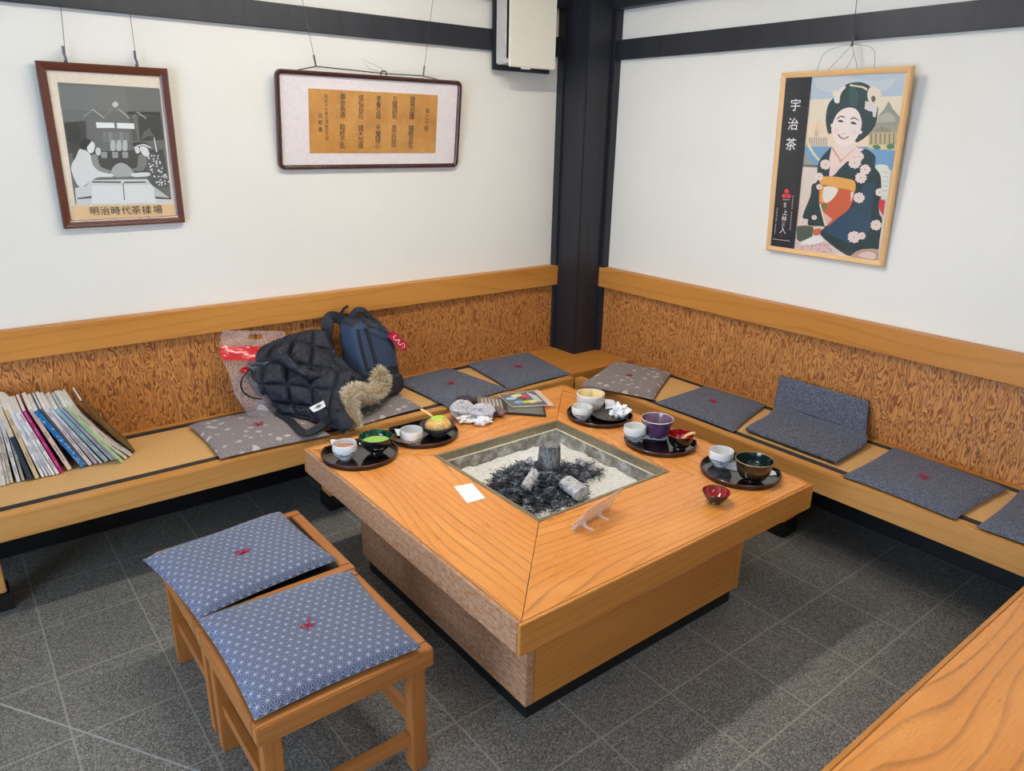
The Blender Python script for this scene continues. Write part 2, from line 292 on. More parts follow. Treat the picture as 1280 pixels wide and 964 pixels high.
# ------------------------------------------------------------------ mesh helpers
class MB:
    """collects shapes in one bmesh; UVs run along the grain in metres"""
    def __init__(s): s.bm = bmesh.new(); s.uv = s.bm.loops.layers.uv.new('UVMap'); s.mi = 0; s.col = None
    def _uv(s, faces, grain, off):
        g = 'xyz'.index(grain)
        for f in faces:
            n = f.normal; k = max(range(3), key=lambda i: abs(n[i])); o = [i for i in range(3) if i != k]
            if g in o: o = [g] + [i for i in o if i != g]
            for l in f.loops: l[s.uv].uv = (l.vert.co[o[0]]+off[0], l.vert.co[o[1]]+off[1]+k*.37)
    def add(s, tmp, grain='x', off=None, mat=None):
        tmp.normal_update()
        off = off or (random.uniform(0, 9), random.uniform(0, 9))
        vm = {v: s.bm.verts.new(v.co) for v in tmp.verts}; fs = []
        for f in tmp.faces:
            try: g = s.bm.faces.new([vm[v] for v in f.verts])
            except ValueError: continue
            g.material_index = s.mi; fs.append(g)
        for f in fs: f.normal_update()
        s._uv(fs, grain, off); tmp.free(); return fs
    def box(s, x0, x1, y0, y1, z0, z1, grain='x', bev=.002, mat=None, off=None, seg=2):
        b = bmesh.new(); bmesh.ops.create_cube(b, size=1)
        for v in b.verts: v.co = Vector(((x0+x1)/2+v.co.x*(x1-x0), (y0+y1)/2+v.co.y*(y1-y0), (z0+z1)/2+v.co.z*(z1-z0)))
        if bev: bmesh.ops.bevel(b, geom=b.edges[:], offset=min(bev, .45*min(abs(x1-x0), abs(y1-y0), abs(z1-z0))), segments=seg, affect='EDGES')
        if mat is not None: bmesh.ops.transform(b, matrix=mat, verts=b.verts)
        return s.add(b, grain, off)
    def prism(s, pts, z0, z1, grain='x', bev=0, off=None, mat=None):
        b = bmesh.new(); vs = [b.verts.new((p[0], p[1], z0)) for p in pts]; f = b.faces.new(vs)
        r = bmesh.ops.extrude_face_region(b, geom=[f]); bmesh.ops.translate(b, vec=(0, 0, z1-z0), verts=[e for e in r['geom'] if isinstance(e, bmesh.types.BMVert)])
        bmesh.ops.recalc_face_normals(b, faces=b.faces[:])
        if bev: bmesh.ops.bevel(b, geom=b.edges[:], offset=bev, segments=2, affect='EDGES')
        if mat is not None: bmesh.ops.transform(b, matrix=mat, verts=b.verts)
        return s.add(b, grain, off)
    def lathe(s, prof, n=48, c=(0, 0, 0), squash=None, mats=None):
        """prof = [(r, z)] ; r = 0 makes a pole ; squash(angle, r) -> (x, y)"""
        rings = []
        for r, z in prof:
            if r < 1e-6: rings.append([s.bm.verts.new((c[0], c[1], c[2]+z))]); continue
            row = []
            for i in range(n):
                a = 2*math.pi*i/n
                x, y = squash(a, r) if squash else (r*math.cos(a), r*math.sin(a))
                row.append(s.bm.verts.new((c[0]+x, c[1]+y, c[2]+z)))
            rings.append(row)
        for k in range(len(rings)-1):
            A, B = rings[k], rings[k+1]
            for i in range(n):
                j = (i+1) % n
                q = [A[i % len(A)], A[j % len(A)], B[j % len(B)], B[i % len(B)]]
                u = []
                [u.append(v) for v in q if v not in u]
                if len(u) < 3: continue
                f = s.bm.faces.new(u); f.material_index = mats[k] if mats else s.mi; f.smooth = True
                for l in f.loops: l[s.uv].uv = (math.atan2(l.vert.co.y-c[1], l.vert.co.x-c[0])*.05, l.vert.co.z)
    def tube(s, pts, r, n=8, cap=True):
        pts = [Vector(p) for p in pts]; rr = r if isinstance(r, (list, tuple)) else [r]*len(pts)
        rows = []; prev = None
        for i, p in enumerate(pts):
            d = (pts[min(i+1, len(pts)-1)]-pts[max(i-1, 0)]).normalized()
            a = prev if prev is not None else (Vector((0, 0, 1)) if abs(d.z) < .9 else Vector((1, 0, 0)))
            u = (a - d*a.dot(d)).normalized(); w = d.cross(u); prev = u
            rows.append([s.bm.verts.new(p+u*(rr[i]*math.cos(2*math.pi*k/n))+w*(rr[i]*math.sin(2*math.pi*k/n))) for k in range(n)])
        for A, B in zip(rows, rows[1:]):
            for k in range(n):
                f = s.bm.faces.new((A[k], A[(k+1) % n], B[(k+1) % n], B[k])); f.material_index = s.mi
        if cap:
            s.bm.faces.new(rows[0][::-1]).material_index = s.mi; s.bm.faces.new(rows[-1]).material_index = s.mi
    def ribbon(s, pts, w, th=.002, up=None):
        """flat strap: pts with a width direction each (or one)"""
        pts = [Vector(p) for p in pts]; rows = []
        for i, p in enumerate(pts):
            d = (pts[min(i+1, len(pts)-1)]-pts[max(i-1, 0)]).normalized()
            nrm = Vector(up[i] if isinstance(up, list) else (up or (0, 0, 1))); side = d.cross(nrm).normalized(); nn = side.cross(d).normalized()
            rows.append([s.bm.verts.new(p+side*a*w/2+nn*b*th/2) for a, b in ((-1, -1), (1, -1), (1, 1), (-1, 1))])
        for A, B in zip(rows, rows[1:]):
            for k in range(4): s.bm.faces.new((A[k], A[(k+1) % 4], B[(k+1) % 4], B[k])).material_index = s.mi
        s.bm.faces.new(rows[0][::-1]).material_index = s.mi; s.bm.faces.new(rows[-1]).material_index = s.mi
    def grid(s, fn, nu, nv, uvs=(1, 1), close=None, flip=False):
        """fn(u, v) -> point, 0..1 ; close = fn for the back sheet, stitched along the rim"""
        def sheet(g): return [[s.bm.verts.new(g(i/nu, j/nv)) for i in range(nu+1)] for j in range(nv+1)]
        A = sheet(fn)
        def fill(S, rev):
            for j in range(nv):
                for i in range(nu):
                    q = [(i, j), (i+1, j), (i+1, j+1), (i, j+1)]
                    if rev: q = q[::-1]
                    f = s.bm.faces.new([S[b][a] for a, b in q]); f.smooth = True; f.material_index = s.mi
                    for l, (a, b) in zip(f.loops, q): l[s.uv].uv = (a/nu*uvs[0], b/nv*uvs[1])
        fill(A, flip)
        if close:
            B = sheet(close); fill(B, not flip)
            rim = [(i, 0) for i in range(nu)] + [(nu, j) for j in range(nv)] + [(i, nv) for i in range(nu, 0, -1)] + [(0, j) for j in range(nv, 0, -1)]
            for k, (i, j) in enumerate(rim):
                a, b = rim[(k+1) % len(rim)]
                q = [A[j][i], B[j][i], B[b][a], A[b][a]]
                if flip: q = q[::-1]
                f = s.bm.faces.new(q); f.smooth = True; f.material_index = s.mi
                for l, (x, y) in zip(f.loops, [(i, j), (i, j), (a, b), (a, b)]): l[s.uv].uv = (x/nu*uvs[0], y/nv*uvs[1])
    def blob(s, c, rad, seg=16, amp=.0, fr=3.0, sub=3, seed=0, M3=None):
        b = bmesh.new(); bmesh.ops.create_icosphere(b, subdivisions=sub, radius=1)
        for v in b.verts:
            n = v.co.normalized(); k = 1+amp*noise.noise(n*fr+Vector((seed*3.1, seed*1.7, seed)))
            q = Vector((n.x*rad[0]*k, n.y*rad[1]*k, n.z*rad[2]*k))
            if M3 is not None: q = M3 @ q
            v.co = q + Vector(c)
        s.add(b)
def finish(mb, name, mats, parent=None, sharp=40, local=True, smooth=True):
    bm = mb.bm
    bm.normal_update()
    if smooth:
        for f in bm.faces: f.smooth = True
        for e in bm.edges:
            if len(e.link_faces) == 2 and e.calc_face_angle(0) > R(sharp): e.smooth = False
    me = bpy.data.meshes.new(name); bm.to_mesh(me); bm.free()
    for m in (mats if isinstance(mats, (list, tuple)) else [mats]): me.materials.append(m)
    o = bpy.data.objects.new(name, me); COL.objects.link(o)
    if parent: o.parent = parent
    return o
def shift(mb, v):
    for q in mb.bm.verts: q.co = q.co - v
def tag(o, label=None, cat=None, group=None, kind=None):
    if label: o['label'] = label
    if cat: o['category'] = cat
    if group: o['group'] = group
    if kind: o['kind'] = kind
    return o
def thing(name, label, cat, loc=(0, 0, 0), rot=(0, 0, 0), group=None):
    o = bpy.data.objects.new(name, None); COL.objects.link(o); o.empty_display_size = .05
    o.location = loc; o.rotation_euler = rot
    return tag(o, label, cat, group)
def mat_of(loc, rot=(0, 0, 0)): return Matrix.Translation(Vector(loc)) @ Euler(rot).to_matrix().to_4x4()
def world_part(mb, name, mats, parent, **k):
    """shapes given in world space, parented to a thing whose Empty may be moved and turned"""
    I = mat_of(parent.location, parent.rotation_euler).inverted()
    for v in mb.bm.verts: v.co = I @ v.co
    return finish(mb, name, mats, parent, **k)
def struct(mb, name, mats, **k): return tag(finish(mb, name, mats, **k), kind='structure')
def copy_tree(o, parent=None):
    c = o.copy(); COL.objects.link(c); c.parent = parent
    for ch in list(o.children): copy_tree(ch, c)
    return c
def spline(pts, n=8, closed=False):
    P = [Vector(p) for p in pts]; out = []; N = len(P)
    rng = range(N) if closed else range(N-1)
    for i in rng:
        g = lambda k: P[k % N] if closed else P[max(0, min(N-1, k))]
        a, b, c, d = g(i-1), g(i), g(i+1), g(i+2)
        for k in range(n):
            t = k/n; out.append(.5*((2*b)+(c-a)*t+(2*a-5*b+4*c-d)*t*t+(3*b-a-3*c+d)*t**3))
    if not closed: out.append(P[-1])
    return out

# ------------------------------------------------------------------ the room
HT, HB = .5022, .421            # table top, bench top
WB, WR = .545, .512             # bench depths
X0, Y0, ZC = -5.4, -6.2, 2.62   # far walls, ceiling
b = MB(); b.box(X0, 0.1, Y0, 0.1, -.05, 0, bev=0); struct(b, 'floor', M['floor'])
b = MB(); b.box(X0, .1, 0, .1, 0, ZC, bev=0); struct(b, 'wall_left', M['plaster'])
b = MB(); b.box(0, .1, Y0, 0, 0, ZC, bev=0); struct(b, 'wall_right', M['plaster'])
b = MB(); b.box(X0, .1, Y0-.1, Y0, 0, ZC, bev=0); struct(b, 'wall_back', M['plaster'])
WY0, WY1, WZ0, WZ1 = -4.6, -.9, .15, 2.15
b = MB(); b.box(X0-.1, X0, Y0, WY0, 0, ZC, bev=0); b.box(X0-.1, X0, WY1, .1, 0, ZC, bev=0); b.box(X0-.1, X0, WY0, WY1, 0, WZ0, bev=0); b.box(X0-.1, X0, WY0, WY1, WZ1, ZC, bev=0)
struct(b, 'wall_side', M['plaster'])
b = MB()
for y in (WY0, WY0+(WY1-WY0)/3, WY0+2*(WY1-WY0)/3, WY1): b.box(X0-.08, X0-.02, y-.03, y+.03, WZ0, WZ1)
b.box(X0-.08, X0-.02, WY0, WY1, WZ0, WZ0+.06); b.box(X0-.08, X0-.02, WY0, WY1, WZ1-.06, WZ1)
struct(b, 'window_1', M['black'])
b = MB(); b.box(X0-.1, .1, Y0-.1, .1, ZC, ZC+.05, bev=0); struct(b, 'ceiling', M['plaster'])
# wainscot, rails, beams, post
b = MB(); b.box(X0, -.225, -.022, 0, HB-.02, .83, grain='z', bev=0); struct(b, 'trim_1', M['cedar'])
b = MB(); b.box(-.022, 0, Y0, -.225, HB-.02, .83, grain='z', bev=0); struct(b, 'trim_2', M['cedar'])
b = MB(); b.box(X0, -.2, -.054, 0, .8055, .918, grain='x', bev=.003); struct(b, 'trim_3', M['rail'])
b = MB(); b.box(-.054, 0, Y0, -.2, .8055, .918, grain='y', bev=.003); struct(b, 'trim_4', M['rail'])
b = MB(); b.box(-.223, 0, -.223, 0, 0, ZC, grain='z', bev=.004); b.box(-.236, -.223, -.05, 0, HB, ZC, grain='z', bev=.002); b.box(-.05, 0, -.244, -.223, HB, ZC, grain='z', bev=.002)
struct(b, 'trim_5', M['black'])
b = MB(); b.box(X0, -.22, -.026, 0, 2.029, 2.124, grain='x', bev=.002); struct(b, 'trim_6', M['black'])
b = MB(); b.box(-.026, 0, Y0, -.22, 2.016, 2.112, grain='y', bev=.002); struct(b, 'trim_7', M['black'])
b = MB(); b.box(X0, -.22, -.06, 0, 2.262, 2.38, grain='x', bev=.002); struct(b, 'trim_8', M['black'])
b = MB(); b.box(-.06, 0, Y0, -.22, 2.256, 2.38, grain='y', bev=.002); struct(b, 'trim_9', M['black'])
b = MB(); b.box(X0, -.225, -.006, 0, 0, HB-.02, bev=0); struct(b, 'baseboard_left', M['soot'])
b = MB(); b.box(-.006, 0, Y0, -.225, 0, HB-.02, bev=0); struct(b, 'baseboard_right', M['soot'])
# seam strip set diagonally in the tiles by the window side
p0, p1 = at(0, 880, 2, 0), at(230, 958, 2, 0)
b = MB(); d = (p1-p0).normalized(); b.ribbon([p0-d*.9, p1+d*.25], .005, .002); 
for v in b.bm.verts: v.co.z += .0004
struct(b, 'trim_10', M['grout'])

# ------------------------------------------------------------------ built-in benches
def bench(name, label, axis):
    o = thing(name, label, 'bench')
    if axis == 'x':
        b = MB(); b.box(-4.9, -WR-.0, -WB, -WB+.05, .330, HB, 'x', .004); finish(b, 'front_board', M['bench'], o)
        b = MB(); b.box(-4.9, -.60, -WB+.0505, -.024, .37, HB-.004, 'y', .001); ta = finish(b, 'tatami', M['tatami'], o)
        b = MB()
        for y0, y1 in ((-WB+.0505, -WB+.083), (-.075, -.045)): b.box(-4.9, -.60, y0, y1, HB-.004, HB-.001, 'x', 0)
        finish(b, 'cloth_border', M['heri'], ta)
        b = MB(); b.box(-.599, -.024, -WB+.0505, -.024, .37, HB, 'x', .002); finish(b, 'corner_board', M['rail'], o)
        b = MB(); b.box(-4.9, -.02, -.045, -.0225, .40, HB+.004, 'x', .001); finish(b, 'back_batten', M['rail'], o)
        for x in (-4.4, -3.115, -1.83): leg(o, x, -.36, .0375, .05)
    else:
        b = MB(); b.box(-WR, -WR+.05, -5.6, -WB-.0005, .327, HB, 'y', .004); finish(b, 'front_board', M['bench'], o)
        b = MB(); b.box(-WR+.0505, -.024, -5.6, -.60, .37, HB-.004, 'x', .001); ta = finish(b, 'tatami', M['tatami'], o)
        b = MB()
        for x0, x1 in ((-WR+.0505, -WR+.083), (-.072, -.045)): b.box(x0, x1, -5.6, -.60, HB-.004, HB-.001, 'y', 0)
        finish(b, 'cloth_border', M['heri'], ta)
        b = MB(); b.box(-.045, -.0225, -5.6, -WB-.001, .40, HB+.004, 'y', .001); finish(b, 'back_batten', M['rail'], o)
        for y in (-4.3, -3.02, -1.737): leg(o, -.345, y, .0525, .039)
def leg(o, x, y, hx, hy):
    b = MB(); b.box(x-hx+.008, x+hx-.008, y-hy+.008, y+hy-.008, .068, .37, 'z', .003); g = finish(b, 'leg', M['bench'], o)
    b = MB(); b.box(x-hx, x+hx, y-hy, y+hy, 0, .068, 'x', .002); finish(b, 'foot_block', M['soot'], g)
bench('built_in_bench', 'long wooden wall bench with tatami seat holding the magazines, jacket and backpack', 'x')
bench('built_in_bench', 'long wooden wall bench with tatami seat under the poster of the kimono woman', 'y')

# ------------------------------------------------------------------ hearth tables
TX, TY, S, AP = -1.452, -1.4255, .6555, .0925
PX, PY, PS = -1.438, -1.411, .3045
def hearth_table(label, dy=0):
    o = thing('hearth_table', label, 'table', (TX, TY+dy, 0))
    e = .013; px, py = PX-TX, PY-TY
    out = [(-S+e, -S+e), (S-e, -S+e), (S-e, S-e), (-S+e, S-e)]; inn = [(px-PS, py-PS), (px+PS, py-PS), (px+PS, py+PS), (px-PS, py+PS)]
    for k in range(4):
        j = (k+1) % 4; g = .0012
        q = [Vector(out[k]), Vector(out[j]), Vector(inn[j]), Vector(inn[k])]; d = (q[1]-q[0]).normalized()
        q[0] += d*g; q[1] -= d*g; q[2] -= d*g; q[3] += d*g
        b = MB(); b.prism([tuple(p) for p in q], HT-AP+.004, HT, 'x' if k % 2 == 0 else 'y', .0008, off=(k*2.3+dy, [.0, 1.35, 2.2, .4][k]+dy)); finish(b, 'tabletop_board', M['table'], o)
        b = MB()
        if k == 0: b.box(-S, S, -S, -S+e-.0012, HT-AP, HT, 'x', .0015)
        if k == 2: b.box(-S, S, S-e+.0012, S, HT-AP, HT, 'x', .0015)
        if k == 1: b.box(S-e+.0012, S, -S+e, S-e, HT-AP, HT, 'y', .0015)
        if k == 3: b.box(-S, -S+e-.0012, -S+e, S-e, HT-AP, HT, 'y', .0015)
        finish(b, 'edge_board', M['scuff_sheen'] if k == 3 else M['fascia'], o)
    B = .5075
    for k, bx in enumerate(((-B+.0305, B-.0305, -B, -B+.03, 'x'), (-B+.0305, B-.0305, B-.03, B, 'x'), (-B, -B+.03, -B, B, 'y'), (B-.03, B, -B, B, 'y'))):
        b = MB(); b.box(*bx[:4], .063, HT-AP, bx[4], .002); finish(b, 'base_board', M['scuff_sheen'] if k == 2 else M['fascia'], o)
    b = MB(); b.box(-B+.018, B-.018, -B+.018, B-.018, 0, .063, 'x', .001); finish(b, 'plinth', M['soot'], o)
    # metal liner of the fire pit
    b = MB(); w = .0135
    def ringbox(r0, r1, z0, z1, bev=.001):
        b.box(px-r1, px+r1, py-r1, py-r0, z0, z1, 'x', bev); b.box(px-r1, px+r1, py+r0, py+r1, z0, z1, 'x', bev)
        b.box(px-r1, px-r0, py-r0, py+r0, z0, z1, 'y', bev); b.box(px+r0, px+r1, py-r0, py+r0, z0, z1, 'y', bev)
    ringbox(PS-w, PS+.0005, HT-.028, HT+.0025); li = finish(b, 'pit_rim', M['bronze'], o)
    b = MB(); ringbox(PS-w-.004, PS, HT-.032, HT-.028, .0005); finish(b, 'bright_bar', M['brightbar'], li)
    b = MB(); ringbox(PS-w, PS, HT-.19, HT-.032, 0); b.box(px-PS, px+PS, py-PS, py+PS, HT-.2, HT-.19, 'x', 0); finish(b, 'pit_wall', M['hearthwall'], o)
    return o
hearth_table('square wooden hearth table with an ash fire pit in the middle of the room')
hearth_table('wooden table top cut off at the lower right corner of the photo', dy=at(1025, 964, 2, HT).y - (TY+S))
# ash and fire
PM = Vector((PX, PY, 0)); AZ = HT-.085
def ash_bed(dy, label):
    def h(u, v):
        x, y = (u-.5)*2*(PS-.0145), (v-.5)*2*(PS-.0145); p = Vector((x*9, y*9, dy))
        r = math.hypot(x, y)
        return Vector((PX+x, PY+dy+y, AZ + .018*math.exp(-(r/.2)**2) + .012*noise.noise(p) + .006*noise.noise(p*3.1) + .003*noise.noise(p*9)))
    b = MB(); b.grid(h, 70, 70, close=lambda u, v: Vector((PX+(u-.5)*2*(PS-.0145), PY+dy+(v-.5)*2*(PS-.0145), HT-.1895)))
    tag(finish(b, 'ash_bed', M['ash']), label, 'ash', kind='stuff'); return h
ashh = ash_bed(0, 'pale grey wood ash filling the square fire pit of the middle table')
ash_bed(at(1025, 964, 2, HT).y - (TY+S), 'pale ash in the pit of the table at lower right')
def ash_z(x, y): return ashh((x-PX)/(2*(PS-.0145))+.5, (y-PY)/(2*(PS-.0145))+.5).z
# burnt straw: thin curling blades heaped in the middle
rnd = random.Random(3)
def straw_heap(c, rx, ry, hgt, n, name, label, lum=1, ln=(.02, .055), base=True):
    b = MB()
    if base:
        def top(u, v):
            a = 2*math.pi*u; r = v
            x, y = c[0]+rx*r*math.cos(a)*.92, c[1]+ry*r*math.sin(a)*.92
            return Vector((x, y, max(ash_z(x, y)-.004, AZ) + hgt*.8*(1-r*r)*(1+.7*noise.noise(Vector((x*30, y*30, 2)))) - (.01 if v > .97 else 0)))
        b.grid(top, 40, 14)
    for _ in range(n):
        a = rnd.uniform(0, 2*math.pi); r = math.sqrt(rnd.random())*1.05
        x, y = c[0]+rx*r*math.cos(a), c[1]+ry*r*math.sin(a)
        z = ash_z(min(max(x, PX-.27), PX+.27), min(max(y, PY-.27), PY+.27)) + hgt*max(0, 1-r*r)*rnd.uniform(.62, 1.12)
        L = rnd.uniform(*ln); th = rnd.uniform(0, 2*math.pi); tl = rnd.uniform(-.5, .6); cu = rnd.uniform(-3, 3)
        p = Vector((x, y, z)); pts = [p.copy()]
        for k in range(4):
            th += cu*.25; tl *= .8; p = p + Vector((math.cos(th)*math.cos(tl), math.sin(th)*math.cos(tl), math.sin(tl)))*(L/4); pts.append(p.copy())
        b.ribbon(pts, rnd.uniform(.0012, .0042), .0008, up=(rnd.uniform(-1, 1), rnd.uniform(-1, 1), .8))
    for v in b.bm.verts:
        v.co.x = min(max(v.co.x, PX-PS+.022), PX+PS-.022); v.co.y = min(max(v.co.y, PY-PS+.022), PY+PS-.022)
    tag(finish(b, name, M['char']), label, 'burnt straw', kind='stuff')
c1 = at(672, 612, 2, AZ+.02); c2 = at(715, 590, 2, AZ+.02); c3 = at(650, 590, 2, AZ+.02)
straw_heap((c1.x+.02, c1.y+.03), .165, .17, .06, 2300, 'burnt_straw', 'heap of black burnt straw around the charcoal in the fire pit')
straw_heap((c2.x, c2.y), .13, .075, .035, 420, 'burnt_straw', 'thin scatter of burnt straw right of the charred post in the pit', base=True)
# logs
def log(name, label, mat, p0, p1, r0, r1, seed=0, n=14, seg=14, flat=1.0, amp=.14, loc=None):
    p0, p1 = Vector(p0), Vector(p1); d = (p1-p0); L = d.length; q = d.to_track_quat('Z', 'Y').to_matrix()
    b = MB(); rows = []
    for j in range(seg+1):
        t_ = j/seg; r = r0+(r1-r0)*t_; row = []
        for i in range(n):
            a = 2*math.pi*i/n
            k = 1+amp*noise.noise(Vector((math.cos(a)*1.8, math.sin(a)*1.8, seed*5.3)))*1.5 + .06*noise.noise(Vector((math.cos(a)*5, math.sin(a)*5, t_*5+seed)))
            e = .008*noise.noise(Vector((math.cos(a)*2, math.sin(a)*2, seed+9))) if j in (0, seg) else 0
            row.append(b.bm.verts.new((math.cos(a)*r*k, math.sin(a)*r*k*flat, L*t_+e)))
        rows.append(row)
    for A, B_ in zip(rows, rows[1:]):
        for i in range(n): b.bm.faces.new((A[i], A[(i+1) % n], B_[(i+1) % n], B_[i]))
    for row, zz, rev in ((rows[0], 0, 1), (rows[-1], L, 0)):
        cv = b.bm.verts.new((0, 0, zz+(.003 if not rev else -.003)))
        for i in range(n):
            tri = (row[i], row[(i+1) % n], cv); b.bm.faces.new(tri[::-1] if rev else tri)
    o = finish(b, name, mat); o.location = p0; o.rotation_euler = q.to_euler(); tag(o, label, {'burnt_wood_chunk': 'burnt wood', 'bark_curl': 'bark'}.get(name, 'charred log')); return o
pb = at(686, 600, 2, AZ+.01)
log('charred_log', 'thick grey charred log standing upright in the middle of the fire pit', M['charlog'], (pb.x, pb.y, AZ), (pb.x+.002, pb.y+.002, HT+.066), .044, .039, 2, n=26, seg=22, amp=.2)
a0, a1 = at(657, 611, 2, AZ+.05), at(669, 590, 2, AZ+.085)
log('ash_coated_log', 'small pale ash-coated stick leaning left of the charred post', M['ashlog'], a0, a1, .02, .017, 4)
a0, a1 = at(728, 618, 2, AZ+.045), at(707, 603, 2, AZ+.055)
log('ash_coated_log', 'larger white ash-coated log piece at the near right of the fire', M['ashlog'], a0, a1, .034, .03, 6, flat=.8)
a0, a1 = at(722, 578, 2, AZ+.03), at(731, 584, 2, AZ+.02)
log('burnt_wood_chunk', 'small pale chunk of burnt wood lying in the ash at right', M['ashlog'], a0, a1, .022, .018, 8, amp=.3)
a0, a1 = at(738, 585, 2, AZ+.025), at(745, 591, 2, AZ+.018)
log('burnt_wood_chunk', 'grey flat chip with a white face in the ash beyond the right log', M['charlog'], a0, a1, .02, .016, 11, amp=.3, flat=.6)
a0, a1 = at(662, 574, 2, AZ+.06), at(667, 585, 2, AZ+.045)
log('bark_curl', 'thin pale curl of bark beside the left of the charred post', M['ashlog'], a0, a1, .012, .007, 13, amp=.3)

# ------------------------------------------------------------------ stools
SH = .3903
def stool(label, y0, y1, x0=-2.706, x1=-2.246):
    cx, cy = (x0+x1)/2, (y0+y1)/2; w, d = (x1-x0)/2, (y1-y0)/2
    o = thing('wooden_stool', label, 'stool', (cx, cy, 0)); fh, ft = .054, .034
    b = MB(); b.box(-w, w, -d, -d+ft, SH-fh, SH, 'x', .003); finish(b, 'seat_rail', M['stool'], o)
    b = MB(); b.box(-w, w, d-ft, d, SH-fh, SH, 'x', .003); finish(b, 'seat_rail', M['stool'], o)
    b = MB(); b.box(-w, -w+ft, -d+ft, d-ft, SH-fh, SH, 'y', .003); finish(b, 'seat_rail', M['stool'], o)
    b = MB(); b.box(w-ft, w, -d+ft, d-ft, SH-fh, SH, 'y', .003); finish(b, 'seat_rail', M['stool'], o)
    b = MB(); b.box(-w+ft, w-ft, -d+ft, d-ft, SH-.02, SH-.008, 'x', .001); tag(finish(b, 'seat_panel', M['soot'], o), 'black seat panel set inside the frame')
    i, lw = .016, .044
    for sx in (-1, 1):
        for sy in (-1, 1):
            ax, ay = sx*(w-i-lw/2), sy*(d-i-lw/2)
            b = MB(); b.box(ax-lw/2, ax+lw/2, ay-lw/2, ay+lw/2, 0, SH-fh, 'z', .003); finish(b, 'leg', M['stool'], o)
    sw = .022
    for s_ in (-1, 1):
        ax = s_*(w-i-lw/2); b = MB(); b.box(ax-sw/2, ax+sw/2, -d+i+lw, d-i-lw, .125, .163, 'y', .002); finish(b, 'stretcher', M['stool'], o)
        ay = s_*(d-i-lw/2); b = MB(); b.box(-w+i+lw, w-i-lw, ay-sw/2, ay+sw/2, .085, .122, 'x', .002); finish(b, 'stretcher', M['stool'], o)
stool('low wooden stool nearest the camera with a blue cushion on it', -1.901, -1.452)
stool('low wooden stool behind the front stool, its cushion overhanging to the left', -1.449, -1.003, -2.704, -2.238)

# ------------------------------------------------------------------ cushions
def cushion(label, c, z, th, mat, tuft=True, seed=0, sag=0.0, over=None, lift=None):
    """c = four corners (x, y) in order; a thin square pad"""
    C = [Vector((p[0], p[1], 0)) for p in c]; ctr = sum(C, Vector())/4
    o = thing('floor_cushion', label, 'cushion', (ctr.x, ctr.y, z))
    W, D = ((C[1]-C[0]).length+(C[2]-C[3]).length)/2, ((C[3]-C[0]).length+(C[2]-C[1]).length)/2
    def xy(u, v):
        k = .018*math.sin(math.pi*v)*(2*u-1); m = .018*math.sin(math.pi*u)*(2*v-1)
        u2, v2 = u-k, v-m
        p = C[0]*(1-u2)*(1-v2)+C[1]*u2*(1-v2)+C[2]*u2*v2+C[3]*(1-u2)*v2
        return p-ctr
    def prof(u, v):
        a = (1-abs(2*u-1)**5)*(1-abs(2*v-1)**5)
        return a**.45
    def top(u, v):
        p = xy(u, v); q = prof(u, v)
        dm = .30*math.exp(-((u-.5)**2+(v-.5)**2)/.004) if tuft else 0
        w = .16*noise.noise(Vector((u*3+seed, v*3, seed*2.3)))
        p.z = th*(.32+.68*q*(1+w) - dm*.6) + (lift(u, v) if lift else 0); return p
    def bot(u, v):
        p = xy(u, v); p.z = th*.30*(1-prof(u, v)) + (lift(u, v) if lift else 0) + .0006; return p
    n = 30; b = MB(); b.grid(top, n, n, (W, D), close=bot); finish(b, 'cover', mat, o, sharp=75)
    if tuft:
        b = MB(); r2 = random.Random(seed); zt = top(.5, .5).z
        for k in range(7):
            a = r2.uniform(0, 6.28); L = r2.uniform(.012, .03)
            b.tube(spline([(0, 0, zt), (math.cos(a)*L*.5, math.sin(a)*L*.5, zt+.009), (math.cos(a+.3)*L, math.sin(a+.3)*L, zt+.006)], 3), .0021, 5)
        tag(finish(b, 'thread_tuft', M['redthread'], o), 'crimson thread tuft in the middle')
    return o
def B4(z, *p): return [tuple(at(x, y, 2, z)[:2]) for x, y in p]
AS, AM, LP = M['asanoha'], M['asanoha_small'], M['leafprint']
# on the stools
cushion('blue star-pattern cushion lying on the stool nearest the camera', B4(.412, (318, 897), (527, 806), (438, 710), (246, 771)), SH, .044, AS, seed=1)
def lf(u, v): return -.03*max(0, .25-u)*4*max(0, (.25-u)*4)*0
cushion('blue star-pattern cushion on the rear stool, jutting out past its left edge', B4(.412, (246, 771), (422, 697), (350, 637), (178, 697)), SH, .044, AS, seed=2)
ZB = HB+.0005
cushion('grey leaf-print cushion under the jacket, beside the magazines', [(-2.345, -.525), (-1.90, -.555), (-1.90, -.115), (-2.345, -.108)], ZB, .038, LP, seed=3)
cushion('grey leaf-print cushion under the backpack', [(-1.76, -.52), (-1.415, -.485), (-1.385, -.09), (-1.76, -.10)], ZB, .022, LP, tuft=False, seed=4)
zz = HB+.02
q = B4(zz, (563, 508), (636, 484), (560, 457.5), (492, 474)); cushion('blue-grey cushion on the left bench just right of the backpack', q, ZB, .026, AM, seed=5)
q = B4(zz, (638, 485), (714, 465), (660, 438.5), (582, 453)); cushion('blue-grey cushion on the left bench next to the black corner post', [(x, min(y, -.05)) for x, y in q], ZB, .028, AM, seed=6)
q = B4(zz, (817, 498), (724, 480), (769, 450), (858, 460)); cushion('grey leaf-print cushion on the right bench next to the corner', [(min(x, -.05), y) for x, y in q], ZB, .034, LP, seed=7)
q = B4(zz, (917, 537), (817.5, 500.5), (882, 480), (961, 503)); cushion('blue-grey cushion on the right bench between the leaf-print one and the folded one', [(min(x, -.055), y) for x, y in q], ZB, .026, AM, seed=8)
